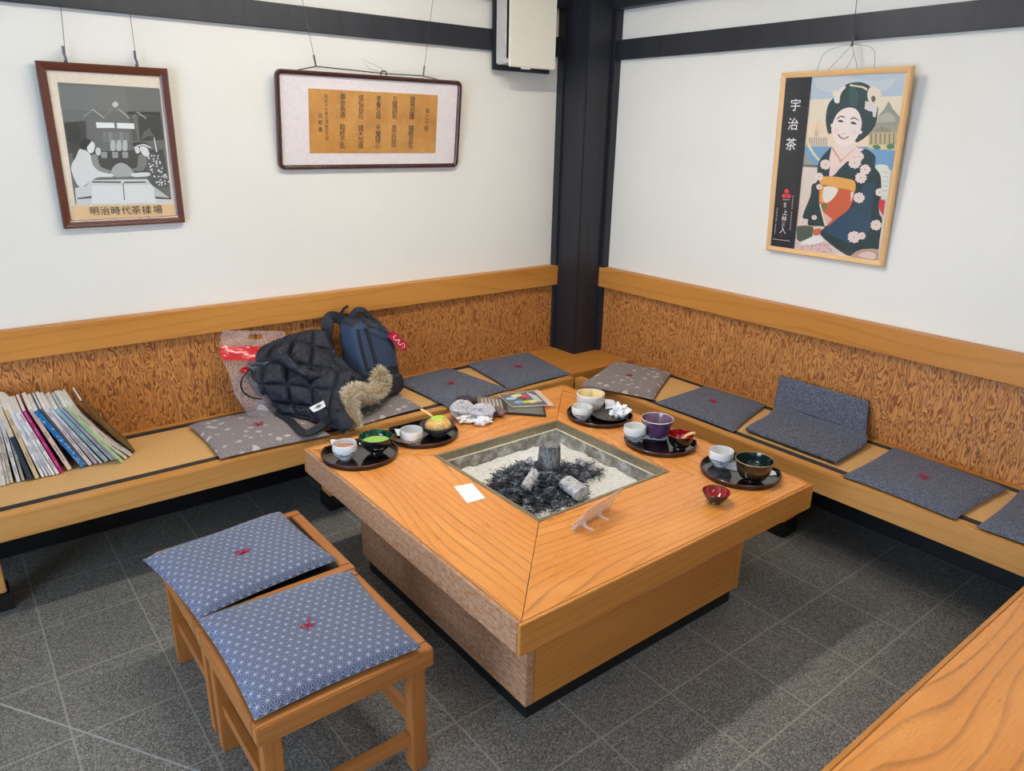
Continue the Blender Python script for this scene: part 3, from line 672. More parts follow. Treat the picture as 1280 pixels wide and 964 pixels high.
q = B4(zz, (1194.6, 646), (1052.5, 591.5), (1122.5, 554), (1262.5, 608)); cushion('blue-grey cushion lying flat on the right bench past the folded one', [(min(x, -.055), y) for x, y in q], ZB, .026, AM, seed=9)
q = B4(zz, (1221, 655), (1272, 612)); cushion('blue-grey cushion cut off by the right edge of the photo', [(q[0][0], q[0][1]-.42), q[0], (-.055, q[1][1]), (-.055, q[1][1]-.42)], ZB, .026, AM, seed=10)
# folded one: lies on the seat and bends up against the panel
o = thing('floor_cushion', 'blue-grey cushion folded up against the wall panel of the right bench', 'cushion', (-.25, -1.7, ZB))
prof = spline([(-.41, 0, .012), (-.33, 0, .014), (-.22, 0, .014), (-.15, 0, .022), (-.115, 0, .034), (-.1, 0, .03), (-.085, 0, .05), (-.066, 0, .11), (-.05, 0, .17)], 5)
def fold(u, v, s=1):
    i = v*(len(prof)-1); a = int(min(i, len(prof)-2)); p = prof[a].lerp(prof[a+1], i-a); d = (prof[a+1]-prof[a]).normalized(); n_ = Vector((-d.z, 0, d.x))
    e = ((1-abs(2*u-1)**6)*(1-abs(2*v-1)**6))**.5; th = .004+.009*e
    y = -1.535-.425*u + v*.085 + .012*math.sin(math.pi*v)*(2*u-1)*-1
    crease = -.012*math.exp(-((v-.62-.06*math.sin(u*3))/.03)**2)
    w = .006*noise.noise(Vector((u*4, v*4, 3)))
    q = p+n_*s*(th + (crease+w if s > 0 else 0))
    return Vector((min(q.x, -.028)+.25, y+1.7, max(q.z, .001)))
b = MB(); b.grid(lambda u, v: fold(u, v), 30, 44, (.42, .44), close=lambda u, v: fold(u, v, -1), flip=True); finish(b, 'cover', AM, o, sharp=80)

# ------------------------------------------------------------------ magazines
BK = [  # bottom px, top px (zoomed crop units), thickness mm, spine colour, page/cover colour, label, y of the spine
 ((10, 945), (-112, 380), 9, (206, 200, 186), 'cream-spined magazine, first at the left edge of the photo'),
 ((38, 940), (-92, 350), 9, (216, 212, 202), 'white magazine with ruled spine, second from the left edge'),
 ((68, 928), (-70, 325), 9, (212, 206, 194), 'off-white magazine third from the left edge'),
 ((100, 917), (-48, 300), 10, (196, 190, 178), 'grey-cream magazine fourth from the left edge'),
 ((160, 910), (-20, 290), 11, (206, 204, 200), 'pale grey magazine left of its cream twin, near the navy spine'),
 ((200, 897), (8, 270), 8, (190, 182, 168), 'beige-grey magazine just left of the navy spine'),
 ((262, 893), (-2, 290), 15, (34, 52, 66), 'magazine with navy lower spine and cream top'),
 ((322, 882), (48, 285), 13, (204, 180, 138), 'tan-spined magazine just right of the navy one'),
 ((372, 870), (78, 285), 9, (222, 222, 220), 'white magazine right of the tan one'),
 ((405, 862), (102, 300), 8, (206, 206, 208), 'light grey magazine, second right of the tan one'),
 ((436, 857), (122, 320), 8, (188, 188, 190), 'grey magazine, third right of the tan one'),
 ((463, 852), (145, 325), 8, (226, 224, 222), 'white magazine two left of the magenta one'),
 ((497, 843), (172, 320), 10, (222, 214, 212), 'white magazine with red lettering just left of the magenta one'),
 ((534, 833), (208, 305), 10, (176, 24, 104), 'magazine with magenta spine'),
 ((602, 808), (262, 290), 14, (220, 190, 172), 'pinkish-beige magazine before the dark gap'),
 ((722, 785), (308, 308), 17, (24, 106, 168), 'magazine with blue spine speckled white'),
 ((750, 770), (350, 285), 7, (126, 122, 118), 'thin grey-brown magazine right of the blue one'),
 ((780, 768), (384, 280), 12, (218, 204, 200), 'pinkish-white magazine second right of the blue one'),
 ((828, 757), (425, 285), 11, (186, 176, 178), 'mauve-grey magazine between the pinkish-white and light blue ones'),
 ((872, 752), (452, 300), 7, (214, 216, 218), 'thin white magazine just left of the light blue one'),
 ((918, 738), (482, 290), 14, (156, 186, 192), 'magazine with light blue spine'),
 ((968, 726), (528, 285), 9, (176, 172, 188), 'lilac-grey magazine just right of the light blue one'),
 ((998, 722), (550, 270), 8, (158, 158, 168), 'grey magazine just left of the light green one'),
 ((1054, 745), (560, 262), 9, (164, 196, 134), 'light green magazine pulled out toward the bench edge'),
 ((1085, 712), (590, 265), 9, (222, 222, 210), 'white magazine just right of the light green one'),
 ((1128, 690), (625, 262), 11, (214, 206, 196), 'floppy white magazine second from the right end'),
 ((1158, 655), (700, 215), 7, (108, 84, 44), 'olive-brown magazine at the right end of the row'),
]
def zp(p): return p[0]/6.883, 470+p[1]/6.883
for k, (bp, tp, th, col_, lab) in enumerate(BK):
    P = at(*zp(bp), 2, HB+.001); ys = P.y; T = at(*zp(tp), 1, ys)
    dx, dz = T.x-P.x, T.z-P.z; H = min(math.hypot(dx, dz), .297); ang = math.atan2(-dx, dz)
    depth = min(.21, -.062-ys); t_ = th/1000
    o = thing('magazine', lab, 'magazine', (P.x, ys, HB+.0005 + t_*.5*math.sin(ang)), (0, -ang, 0), 'magazines leaning in a row on the left bench')
    sp_m = plain('spine_%d' % k, col_, .45, var=.03); cv = tuple(min(255, c*.6+90) for c in col_)
    cov = plain('cover_%d' % k, cv if k < 26 else (104, 84, 46), .4, var=.08, vs=20)
    bend = .0 if k < 23 else [.002, .006, .012, .010][k-23]
    def book(x0, x1, y0, y1, z0, z1, bev=.0008):
        b = MB(); b.box(x0, x1, y0, y1, z0, z1, 'z', 0)
        bmesh.ops.subdivide_edges(b.bm, edges=[e for e in b.bm.edges if abs((e.verts[0].co-e.verts[1].co).z) > .05], cuts=8)
        for v in b.bm.verts: v.co.x -= bend*math.sin(math.pi*min(1, max(0, v.co.z/H)))
        return b
    o_c = finish(book(-t_/2, t_/2, .0, depth, 0, H), 'cover', cov, o)
    finish(book(-t_/2+.0008, t_/2-.0008, .001, depth+.001, .001, H+.0008), 'pages', plain('page_block', (222, 220, 214), .8, vs=500, var=.1), o)
    b = book(-t_/2, t_/2, -.0012, .0005, 0, H); b.mi = 1; r2 = random.Random(k); wm = t_*.2
    if k == 15:
        for _ in range(46):
            x, z = r2.uniform(-.4, .4)*t_, r2.uniform(.03, .97)*H; s_ = r2.uniform(.0008, .0016); b.box(x-s_, x+s_, -.0017, -.0011, z-s_, z+s_, bev=0)
        finish(b, 'spine', [sp_m, M['white']], o)
    elif k == 6:
        b.box(-t_/2-.0001, t_/2+.0001, -.0018, -.0011, H*.62, H, bev=0); finish(b, 'spine', [sp_m, plain('cream_spine_label', (206, 190, 164), .5)], o)
    else:
        z = .03*H
        for seg in range(r2.randint(3, 4)):
            z = r2.uniform(.08+.22*seg, .2+.22*seg)*H
            for _ in range(r2.randint(5, 9)):
                h_ = r2.uniform(.002, .0035); b.box(-wm, wm, -.0017, -.0011, z, z+h_, bev=0); z += h_+.0016
        inkc = (150, 40, 60) if k in (12, 13) else (128, 124, 120)
        finish(b, 'spine', [sp_m, plain('spine_print_%s' % (k if k in (12, 13) else ''), inkc if k != 13 else (210, 130, 170), .6)], o)

# ------------------------------------------------------------------ trays and tableware
def halfmoon(a, r, cut=.108):
    x, y = r*math.cos(a), r*math.sin(a); lim = cut - (.141-r)
    if x > lim:
        # ease into the flat side
        x = lim
    return x, y
def tray(label, c, rot):
    o = thing('half_moon_tray', label, 'tray', (c[0], c[1], HT), (0, 0, rot), 'half-moon lacquer trays on the hearth table')
    b = MB(); b.lathe([(0, .0035), (.134, .0035)], 96, squash=halfmoon); finish(b, 'tray_floor', M['lacquer'], o)
    b = MB(); b.lathe([(.134, .0035), (.1352, .017), (.1358, .0182)], 96, squash=halfmoon); b.lathe([(.1408, .0155), (.141, .012), (.138, 0.0005), (0, .0005)], 96, squash=halfmoon); finish(b, 'wall', M['lacquer'], o, sharp=60)
    b = MB(); b.lathe([(.1358, .0182), (.1375, .0192), (.1395, .0188), (.1408, .0155)], 96, squash=halfmoon); tag(finish(b, 'rim', M['lacquer_rim'], o, sharp=60), 'reddish brown rim')
    return o
TR = {}
for k, (c, rot, lab) in enumerate([((-.956, -1.179), 0, 'black half-moon tray nearest the corner post, holding a white tea bowl'), ((-1.961, -.943), R(90), 'black half-moon tray at the left table corner, holding green matcha'),
    ((-1.672, -.915), R(90), 'black half-moon tray holding the pancake, second from the left'), ((-.963, -1.523), 0, 'black half-moon tray holding the purple bowl'), ((-.932, -1.872), 0, 'black half-moon tray at the right table corner, holding the dark brown bowl')]):
    tray(lab, c, rot)
TZ = HT+.0045
def bowlshape(name, label, cat, c, prof_out, prof_in, mat_out, mat_in, mat_rim, z=TZ, n=48, fill=None, wob=0, group=None, rimw=.002):
    """outer profile from the foot up, inner profile from the rim down"""
    o = thing(name, label, cat, (c[0], c[1], z), (0, 0, 0), group)
    sq = (lambda a, r: (r*math.cos(a)*(1+wob*math.sin(2*a+1)), r*math.sin(a)*(1+wob*math.cos(3*a)))) if wob else None
    b = MB(); b.lathe([(0, prof_out[0][1]+.002)] + [(r, zz_) for r, zz_ in prof_out], n, squash=sq); finish(b, 'body', mat_out, o, sharp=60)
    b = MB(); b.lathe(prof_in + [(0, prof_in[-1][1]-.0005)], n, squash=sq); finish(b, 'inside', mat_in, o, sharp=60)
    ro, zo = prof_out[-1]; ri, zi = prof_in[0]
    b = MB(); b.lathe([(ro, zo), (ro-.0003, zo+.0012), ((ro+ri)/2, zo+.0022), (ri+.0002, zi+.0012), (ri, zi)], n, squash=sq); finish(b, 'rim', mat_rim, o, sharp=70)
    if fill:
        m_, zf, rf = fill; b = MB(); b.lathe([(rf, zf), (rf*.8, zf+.0012), (rf*.35, zf+.0006), (0, zf+.001)], n, squash=sq); finish(b, 'contents', m_, o)
    return o
# white tea cups with brush lines
def cup(c, label, fill=None, a0=3.6, seed=0, h=.058, R_=.0435):
    po = [(.022, 0), (.0225, .004), (.021, .006), (.031, .011), (.040, .022), (.0455, .036), (R_+.001, .05), (R_, h)]
    pi = [(R_-.0028, h), (R_-.002, .05), (.0425, .036), (.037, .022), (.028, .012), (.015, .009)]
    o = bowlshape('tea_cup', label, 'cup', c, po, pi, M['porcelain'], M['porcelain'], M['porcelain'], fill=fill, group='white tea cups on the trays')
    b = MB(); r2 = random.Random(seed)
    def P(a, z):
        r = next((r0+(r1-r0)*(z-z0)/(z1-z0) for (r0, z0), (r1, z1) in zip(po[2:], po[3:]) if z0 <= z <= z1), R_)
        return Vector(((r+.0003)*math.cos(a), (r+.0003)*math.sin(a), z))
    for s_, (da, z0, z1, L) in enumerate([(-.9, .034, .022, 1.0), (-.2, .018, .036, 1.1), (.75, .028, .034, .6), (-.3, .03, .026, .5)]):
        pts = [P(a0+da+L*t_/8, z0+(z1-z0)*t_/8 + .003*math.sin(t_*.7+seed)) for t_ in range(9)]
        b.tube(pts, [.0005+.0012*math.sin(math.pi*t_/8) for t_ in range(9)], 5)
    finish(b, 'brush_line', M['ink'] if seed % 2 else M['brownline'], o); return o
TOCAM = math.atan2(-1.9, -1.35)
cup((-2.020, -.944), 'white tea cup filled with brown tea on the leftmost tray', (M['tea'], .040, .0412), TOCAM, 1)
cup((-1.757, -.972), 'white tea cup on the pancake tray', (M['clearbroth'], .02, .036), TOCAM, 2)
cup((-1.042, -1.160), 'white tea cup on the tray nearest the corner post', None, TOCAM, 4, .055)
cup((-1.030, -1.448), 'white tea cup beside the purple bowl', None, TOCAM-.3, 3)
cup((-.943, -1.793), 'white tea cup on the tray at the right table corner', None, TOCAM-.2, 5)
# tea bowls
def pr(*a): return list(a)
bowlshape('tea_bowl', 'black and green flecked bowl holding bright green matcha', 'bowl', (-1.905, -.967),
    pr((.024, 0), (.0245, .006), (.023, .008), (.038, .016), (.054, .034), (.061, .052), (.0625, .066)), pr((.0598, .066), (.058, .052), (.05, .034), (.034, .02), (.012, .014)), M['darkglaze'], M['greenglaze'], M['greenglaze'], fill=(M['matcha'], .044, .0545))
bowlshape('tea_bowl', 'white rough-glazed tea bowl with cream inside near the corner post', 'bowl', (-.94, -1.103),
    pr((.03, 0), (.031, .006), (.03, .008), (.048, .014), (.058, .03), (.061, .052), (.0615, .076)), pr((.0572, .076), (.056, .052), (.05, .03), (.036, .018), (.012, .014)), M['shino'], M['creamglaze'], M['shino'], wob=.02)
bowlshape('tea_bowl', 'purple tea bowl with a pale rim', 'bowl', (-.932, -1.474),
    pr((.033, 0), (.034, .005), (.033, .007), (.044, .012), (.054, .034), (.060, .060), (.0645, .078)), pr((.0612, .078), (.057, .06), (.05, .034), (.04, .018), (.012, .014)), M['purple'], M['purple_in'], M['whiterim'], fill=(M['clearbroth'], .036, .0505))
bowlshape('tea_bowl', 'dark brown and black tea bowl with tan rim on the right tray', 'bowl', (-.952, -1.936),
    pr((.03, 0), (.0305, .006), (.029, .008), (.044, .014), (.055, .032), (.0612, .056), (.066, .078)), pr((.0632, .078), (.058, .056), (.051, .032), (.038, .018), (.012, .014)), M['temmoku'], M['tealdark'], M['tan_rim'], fill=(M['tealdark'], .022, .042))
bowlshape('soup_bowl', 'small black bowl with red inside and a wooden spoon', 'bowl', (-.953, -1.611),
    pr((.024, 0), (.0235, .008), (.021, .012), (.034, .018), (.044, .034), (.0478, .052), (.0485, .063)), pr((.0462, .063), (.045, .052), (.041, .034), (.03, .022), (.01, .018)), M['lacquer'], M['red'], M['red'])
bowlshape('sauce_bowl', 'little red-lined bowl standing alone on the table by the right tray', 'bowl', (-1.190, -1.960),
    pr((.018, 0), (.0175, .005), (.016, .007), (.028, .012), (.038, .024), (.0452, .04)), pr((.0432, .04), (.036, .025), (.026, .014), (.01, .0105)), M['darkbrown'], M['red'], M['darkbrown'], z=HT+.0003)
o = bowlshape('sweet_dish', 'black shallow dish under the pancake', 'dish', (-1.622, -.945),
    pr((.032, 0), (.033, .005), (.032, .007), (.046, .012), (.062, .026), (.070, .041)), pr((.0685, .041), (.06, .027), (.045, .015), (.012, .012)), M['slate'], M['slate'], M['slate'])
bowlshape('small_plate', 'flat black plate with crumbs on the tray near the corner post', 'plate', (-.930, -1.215),
    pr((.04, 0), (.041, .003), (.06, .006), (.079, .014)), pr((.0775, .014), (.06, .0085), (.03, .0065)), M['slate'], M['slate'], M['slate'])
# crumbs on it
b = MB(); r2 = random.Random(5)
for _ in range(16):
    a, r_ = r2.uniform(0, 6.28), r2.uniform(0, .022); b.blob((-.945+r_*math.cos(a), -1.235+r_*math.sin(a), TZ+.009), (.0034, .0028, .0022), sub=1, amp=.3, seed=_)
tag(finish(b, 'crumbs', M['crumb']), 'crumbs left on the flat black plate', 'crumbs', kind='stuff')
# pancake (split, with green cream) on the dish, with a wooden pick
pc = Vector((-1.620, -.946, TZ+.030))
o = thing('filled_pancake', 'golden ribbed pancake cake with green cream in the black dish', 'cake', pc)
def cake(u, v):
    th, ph = 2*math.pi*u, math.pi*(v)*.5
    k = 1+.045*abs(math.sin(th*9))**.5*math.sin(ph)
    r = .052*math.sin(ph)*k
    return Vector((r*math.cos(th), r*math.sin(th)*.92, 0.037*math.cos(ph)**.8))
b = MB(); b.grid(cake, 90, 14); b.lathe([(.052, .0), (.051, -.003), (.038, -.009), (0, -.010)], 40); finish(b, 'cake', M['cake'], o)
b = MB(); fd = Vector((-.45, -.89, 0)); b.tube([fd*.040+Vector((0, 0, .015)), fd*.051+Vector((0, 0, .0155))], [.017, .014], 18); finish(b, 'cut_face', M['cake_pale'], o)
b = MB(); b.blob((.002, .004, .035), (.03, .022, .007), amp=.3, sub=3); finish(b, 'green_cream', M['greencream'], o)
p0 = at(550, 528, 2, TZ+.052); p1 = at(526, 511.5, 1, p0.y+.085)
b = MB(); b.ribbon(spline([p0-Vector((0, 0, .01)), (p0+p1)/2+Vector((0, 0, .003)), p1], 5), .009, .003, up=(0, -1, .6)); tag(finish(b, 'wooden_spoon', M['lightwood']), 'pale wooden spoon sticking out of the pancake', 'spoon')
# spoon in the red bowl
p0 = Vector((-.955, -1.612, TZ+.036)); p1 = at(869, 541, 2, TZ+.066)
b = MB(); b.ribbon(spline([p0, (p0+p1)/2+Vector((0, 0, .008)), p1], 6), .016, .004); tag(finish(b, 'wooden_spoon', M['lightwood']), 'short orange-brown wooden spoon leaning in the red-lined bowl', 'spoon')
# wrappers, napkins
def sheet(name, label, cat, pts, z, mat, amp=.004, n=14, th=.0006, seed=0, fold_=0):
    """crumpled thin sheet with four corners given on the photo"""
    C = [at(x, y, 2, z) for x, y in pts]
    def f_(u, v, s=0):
        p = C[0].lerp(C[1], u).lerp(C[3].lerp(C[2], u), v); e = math.sin(math.pi*u)*math.sin(math.pi*v)
        p.z = z + amp*(abs(noise.noise(Vector((u*3+seed, v*3, seed))))*1.6*(.3+e)) + fold_*abs(u-.5) + s; return p
    b = MB(); b.grid(lambda u, v: f_(u, v, th), n, n, close=lambda u, v: f_(u, v, 0)); return tag(finish(b, name, mat, sharp=60), label, cat)
zt = TZ+.0005
sheet('paper_wrapper', 'white wrapper poking out left of the leftmost tea cup', 'wrapper', [(416, 561), (424, 556), (420, 550), (412.5, 550.5)], zt+.004, M['pouch'], seed=1, amp=.012)
sheet('paper_wrapper', 'white wrapper between the leftmost cup and the matcha bowl', 'wrapper', [(449, 556), (460, 559), (458, 551), (450, 548)], zt+.002, M['pouch'], seed=2, amp=.01)
sheet('paper_wrapper', 'white wrapper left of the cup on the pancake tray', 'wrapper', [(497, 545), (506, 546), (505, 536), (493, 537)], zt+.004, M['pouch'], seed=3, amp=.01)
sheet('paper_wrapper', 'pale wrapper behind the flat black plate', 'wrapper', [(757, 512), (772, 510), (768, 501), (756, 499)], zt+.014, M['pouch'], seed=4, amp=.012)
sheet('paper_wrapper', 'bluish wrapper in front of the purple bowl', 'wrapper', [(803, 549.5), (831, 550.5), (834, 545), (806, 543.5)], zt, M['pouch'], seed=5, amp=.014)
sheet('paper_wrapper', 'white wrapper between the cup and bowl of the right tray', 'wrapper', [(906, 586), (922, 589), (921, 579), (911, 577)], zt, M['pouch'], seed=6)
sheet('paper_wrapper', 'white wrapper right of the dark brown bowl', 'wrapper', [(958, 595), (971, 594), (968, 588), (961, 587)], zt, M['pouch'], seed=7)
sheet('paper_napkin', 'flat white paper square lying on the bare table left of the pit', 'paper', [(584, 629.5), (606.5, 623), (590, 604.5), (567, 608.5)], HT+.0008, M['tissue'], amp=.0006, fold_=.0015)
def tissue(label, c, r, seed, sc=(1, 1, .7)):
    b = MB(); bm_ = bmesh.new(); bmesh.ops.create_icosphere(bm_, subdivisions=4, radius=1)
    for v in bm_.verts:
        n_ = v.co.normalized(); k = 1+.8*(abs(noise.noise(n_*1.7+Vector((seed, 0, seed)))) - .2)*1.5+.05*noise.noise(n_*6+Vector((0, seed, 0)))
        v.co = Vector((n_.x*r*sc[0]*k, n_.y*r*sc[1]*k, n_.z*r*sc[2]*k))
    z0 = min(v.co.z for v in bm_.verts)
    for v in bm_.verts: v.co += Vector((c[0], c[1], c[2]-z0*.8)); v.co.z = max(v.co.z, c[2])
    b.add(bm_); tag(finish(b, 'crumpled_tissue', M['tissue'], sharp=25), label, 'tissue')
p = at(774, 520, 2, TZ+.012); tissue('crumpled white tissue on the flat black plate', (p.x, p.y, TZ+.011), .034, 3)
p = at(582, 528, 2, HT); tissue('crumpled white tissue in front of the grey knit mittens, left one', (p.x, p.y, HT+.0005), .03, 5, (1.2, .8, .45))
p = at(604, 531, 2, HT); tissue('crumpled white tissue in front of the grey knit mittens, right one', (p.x, p.y, HT+.0005), .032, 8, (1.15, .75, .55))

# ------------------------------------------------------------------ things on the table: mittens, menu, card stand
g0 = at(590, 518, 2, HT)
o = thing('knit_mittens', 'pair of grey cable-knit mittens gathered in the middle behind the pancake', 'mittens', (g0.x, g0.y, HT))
def lump(p, q, r0, r1, mid, mat, name, flat=.62, seed=0):
    p, q = Vector(p), Vector(q); d = q-p; n_ = 30; b = MB()
    side = Vector((-d.y, d.x, 0)).normalized(); upv = Vector((0, 0, 1))
    def f_(u, v):
        a = 2*math.pi*u; rr = r0*(1-v)+r1*v; env = (math.sin(math.pi*min(max(v, .02), .98)))**.5 if mid else 1
        k = 1+.17*math.cos(a*9)*math.sin(math.pi*v)**.5+.08*noise.noise(Vector((math.cos(a)*2, v*6, seed)))
        c = p+d*v+Vector((0, 0, rr*flat*.9)); c.z = max(c.z, 0)
        r_ = rr*env*k; z = c.z+upv.z*math.sin(a)*r_*flat
        return Vector((c.x, c.y, max(z, .001)))+side*math.cos(a)*r_
    b.grid(f_, 36, n_); finish(b, name, mat, o, sharp=80)
ga, gb, gc = at(563, 515, 2, HT+.02)-Vector((g0.x, g0.y, HT)), at(590, 517, 2, HT+.02)-Vector((g0.x, g0.y, HT)), at(618, 522, 2, HT+.02)-Vector((g0.x, g0.y, HT))
for v_ in (ga, gb, gc): v_.z = 0
lump(ga, gb+(gb-ga)*.18, .066, .05, True, M['knit'], 'mitten', seed=1); lump(gb-(gc-gb)*.18, gc, .05, .062, True, M['knit'], 'mitten', seed=2)
gd = at(621, 520, 2, HT)-Vector((g0.x, g0.y, HT)); gd.z = 0
b = MB(); b.blob((gd.x+.004, gd.y-.004, .022), (.024, .04, .021), amp=.2, sub=3, seed=4); tag(finish(b, 'cuff', M['brownknit'], o), 'taupe fleece cuff')
ge = at(584, 508, 2, HT+.02)-Vector((g0.x, g0.y, HT))
b = MB(); b.blob((ge.x, ge.y+.02, .032), (.05, .042, .03), amp=.25, sub=3, seed=6); tag(finish(b, 'cuff', M['darkknit'], o), 'dark grey fleece cuff')
# menu booklet
MC = [at(597, 513, 2, HT+.012), at(683, 518.5, 2, HT+.012), at(678, 501, 2, HT+.012), at(594, 493.5, 2, HT+.024)]
def quad_sheet(name, C, th, mat, parent=None, inset=0, dz=0, cols=None):
    b = MB()
    c = sum(C, Vector())/4; Q = [p+(c-p).normalized()*inset for p in C]
    vs = [b.bm.verts.new(p+Vector((0, 0, dz))) for p in Q] + [b.bm.verts.new(p+Vector((0, 0, dz+th))) for p in Q]
    for f in ((3, 2, 1, 0), (4, 5, 6, 7), (0, 1, 5, 4), (1, 2, 6, 5), (2, 3, 7, 6), (3, 0, 4, 7)): b.bm.faces.new([vs[i] for i in f])
    I = mat_of(parent.location, parent.rotation_euler).inverted() if parent else Matrix()
    for v in b.bm.verts: v.co = I @ v.co
    return finish(b, name, mat, parent)
mc = sum(MC, Vector())/4
o = thing('menu_booklet', 'black plastic-covered menu booklet lying open on the far table corner', 'menu', (mc.x, mc.y, HT))
for p in MC: p.z = HT+.002
MC[3].z += .008; MC[0].z += .003
quad_sheet('cover', MC, .007, plain('black_vinyl', (22, 23, 26), .35), o)
pgm = plain('menu_page_grey', (108, 104, 96), .3, coat=.5); quad_sheet('page', MC, .0012, pgm, o, .008, .0072)
def on_quad(C, u, v, dz): p = C[0].lerp(C[1], u).lerp(C[3].lerp(C[2], u), v); return p+Vector((0, 0, dz))
b = MB()
for k in range(6):
    u0 = .1+.055*k; b.ribbon([on_quad(MC, u0, .12, .0094), on_quad(MC, u0-.01, .86, .0094)], .006, .0004)
world_part(b, 'page_print', plain('menu_print', (196, 188, 176), .5), o)
b = MB()
for u0, w_ in ((.40, .035), (.06, .0),): 
    if w_: b.ribbon([on_quad(MC, u0, .05, .0092), on_quad(MC, u0, .95, .0092)], .03, .0004)
world_part(b, 'page_band', plain('menu_dark_band', (58, 52, 40), .4), o)
# laminated sheet on top of the booklet
LC = [at(640, 509.5, 2, HT+.016), at(693, 507, 2, HT+.014), at(673, 487.5, 2, HT+.02), at(622, 493.5, 2, HT+.022)]
lc = sum(LC, Vector())/4; o = thing('laminated_card', 'laminated menu card with coloured round pictures on top of the booklet', 'card', (lc.x, lc.y, lc.z))
quad_sheet('film', LC, .0006, M['acrylic'], o); 
LP_ = [on_quad(LC, u, v, .0012) for u, v in ((.02, .08), (.86, .06), (.86, .94), (.02, .96))]
quad_sheet('card', LP_, .0006, plain('card_grey', (92, 94, 92), .25, coat=.6), o)
def disc(P, r, mat, nm, sq=.8):
    b = MB(); pts = [P+Vector((math.cos(a)*r, math.sin(a)*r*sq, 0)) for a in [2*math.pi*i/20 for i in range(20)]]
    b.bm.faces.new([b.bm.verts.new(p) for p in pts]); world_part(b, nm, mat, o)
for (u, v, r_, c_) in ((.2, .62, .026, (170, 190, 226)), (.38, .78, .027, (206, 222, 150)), (.27, .32, .022, (120, 160, 200)), (.42, .3, .02, (186, 200, 60)), (.55, .66, .021, (216, 70, 110)), (.58, .3, .024, (232, 206, 130)), (.46, .52, .016, (120, 60, 40))):
    disc(on_quad(LC, u, v, .0022+u*.0002), r_, plain('card_picture_%d%d' % (u*100, v*100), c_, .4), 'picture')
b = MB()
for k in range(5): b.ribbon([on_quad(LC, .68+.03*k, .25, .0022), on_quad(LC, .68+.03*k, .9-.06*k, .0022)], .004, .0003)
world_part(b, 'card_print', plain('card_print', (206, 206, 204), .5), o)
# clear card stand
s0, s1 = at(716.5, 664, 2, HT), at(762, 635, 2, HT)
dirv = (s1-s0).normalized(); L = (s1-s0).length
o = thing('acrylic_stand', 'empty clear acrylic card stand near the front edge of the pit', 'stand', (s0.x, s0.y, HT), (0, 0, math.atan2(dirv.y, dirv.x)))
H_ = .10; ln_ = .035
b = MB(); q_ = Matrix.Rotation(R(27), 4, 'X')
b.box(0, L, -.0012, .0012, 0.001, H_, bev=.0004, mat=q_); finish(b, 'back_plate', M['acrylic'], o)
b = MB(); b.box(0.002, L-.002, .0105, .012, 0.004, H_*.32, bev=.0004, mat=q_); b.box(0.002, L-.002, .001, .012, .001, .003, bev=.0003, mat=q_); finish(b, 'front_lip', M['acrylic'], o)
for x in (.2*L, .62*L):
    b = MB(); b.prism([(0, 0), (-.046, 0), (-.046, .006), (-.02, .008), (-.004, .04), (0, .04)], x, x+.003, mat=Matrix(((0, 0, 1, 0), (1, 0, 0, 0), (0, 1, 0, .0008), (0, 0, 0, 1)))); finish(b, 'foot', M['acrylic'], o)

# ------------------------------------------------------------------ backpack
def trilin(C, u, v, w):
    """C: 8 corners keyed (right, back, top)"""
    p = Vector()
    for (a, b_, c), q in C.items(): p += q*((u if a else 1-u)*(v if b_ else 1-v)*(w if c else 1-w))
    return p
zb = HB+.025
FLB, FRB = at(468, 506, 2, zb), at(507, 489, 2, zb); nb = Vector((-(FRB-FLB).y, (FRB-FLB).x, 0)).normalized()*.17
BP = {(0, 0, 0): FLB, (1, 0, 0): FRB, (0, 1, 0): FLB+nb, (1, 1, 0): FRB+nb,
      (0, 0, 1): at(441, 402, 1, -.225), (1, 0, 1): at(492, 409, 1, -.20), (0, 1, 1): at(416, 391, 1, -.085), (1, 1, 1): at(466, 391, 1, -.085)}
for k_ in ((0, 1, 0), (1, 1, 0)): BP[k_].y = min(BP[k_].y, -.075)
bc = (FLB+FRB)/2+nb*.5
pk = thing('backpack', 'navy and black backpack leaning against the wall panel', 'backpack', (bc.x, bc.y, zb))
def superbox(u, v, n=5.0):
    th, ph = 2*math.pi*u, math.pi*v
    d = Vector((math.sin(ph)*math.cos(th), math.sin(ph)*math.sin(th), -math.cos(ph)))
    k = (abs(d.x)**n+abs(d.y)**n+abs(d.z)**n)**(-1/n)
    return d*k
def pack_pt(d, grow=1.0, bulge=.06):
    x, y, z = d
    f_ = 1+bulge*(1-z*z)
    q = trilin(BP, .5+.5*x*grow*f_, .5+.5*y*grow*f_, .5+.5*z*grow)
    w = .004*noise.noise(q*14); q += Vector((w, w, 0))
    return Vector((q.x, min(q.y, -.027), max(q.z, zb+.001)))
b = MB(); nu, nv = 96, 64
V_ = [[b.bm.verts.new(pack_pt(superbox(i/nu, j/nv, 4.2))) for i in range(nu)] for j in range(1, nv)]
def pmat(d):
    if d.z < -.22 + .06*d.x: return 1
    if d.z > .80 and d.y > -.6: return 1
    if d.y > .55: return 1
    return 0
for j in range(nv-2):
    for i in range(nu):
        f = b.bm.faces.new((V_[j][i], V_[j][(i+1) % nu], V_[j+1][(i+1) % nu], V_[j+1][i])); f.material_index = pmat(superbox((i+.5)/nu, (j+1.5)/nv, 4.2))
for row, rev in ((V_[0], True), (V_[-1], False)): b.bm.faces.new(row[::-1] if rev else row).material_index = 1
world_part(b, 'body', [M['bluecloth'], M['darkcloth']], pk, sharp=70)
def on_pack(x, y, z, g=1.02): 
    d = Vector((x, y, z)); m = max(abs(d.x), abs(d.y), abs(d.z)); n = 4.2
    k = (abs(d.x)**n+abs(d.y)**n+abs(d.z)**n)**(-1/n); return pack_pt(d*k, g)
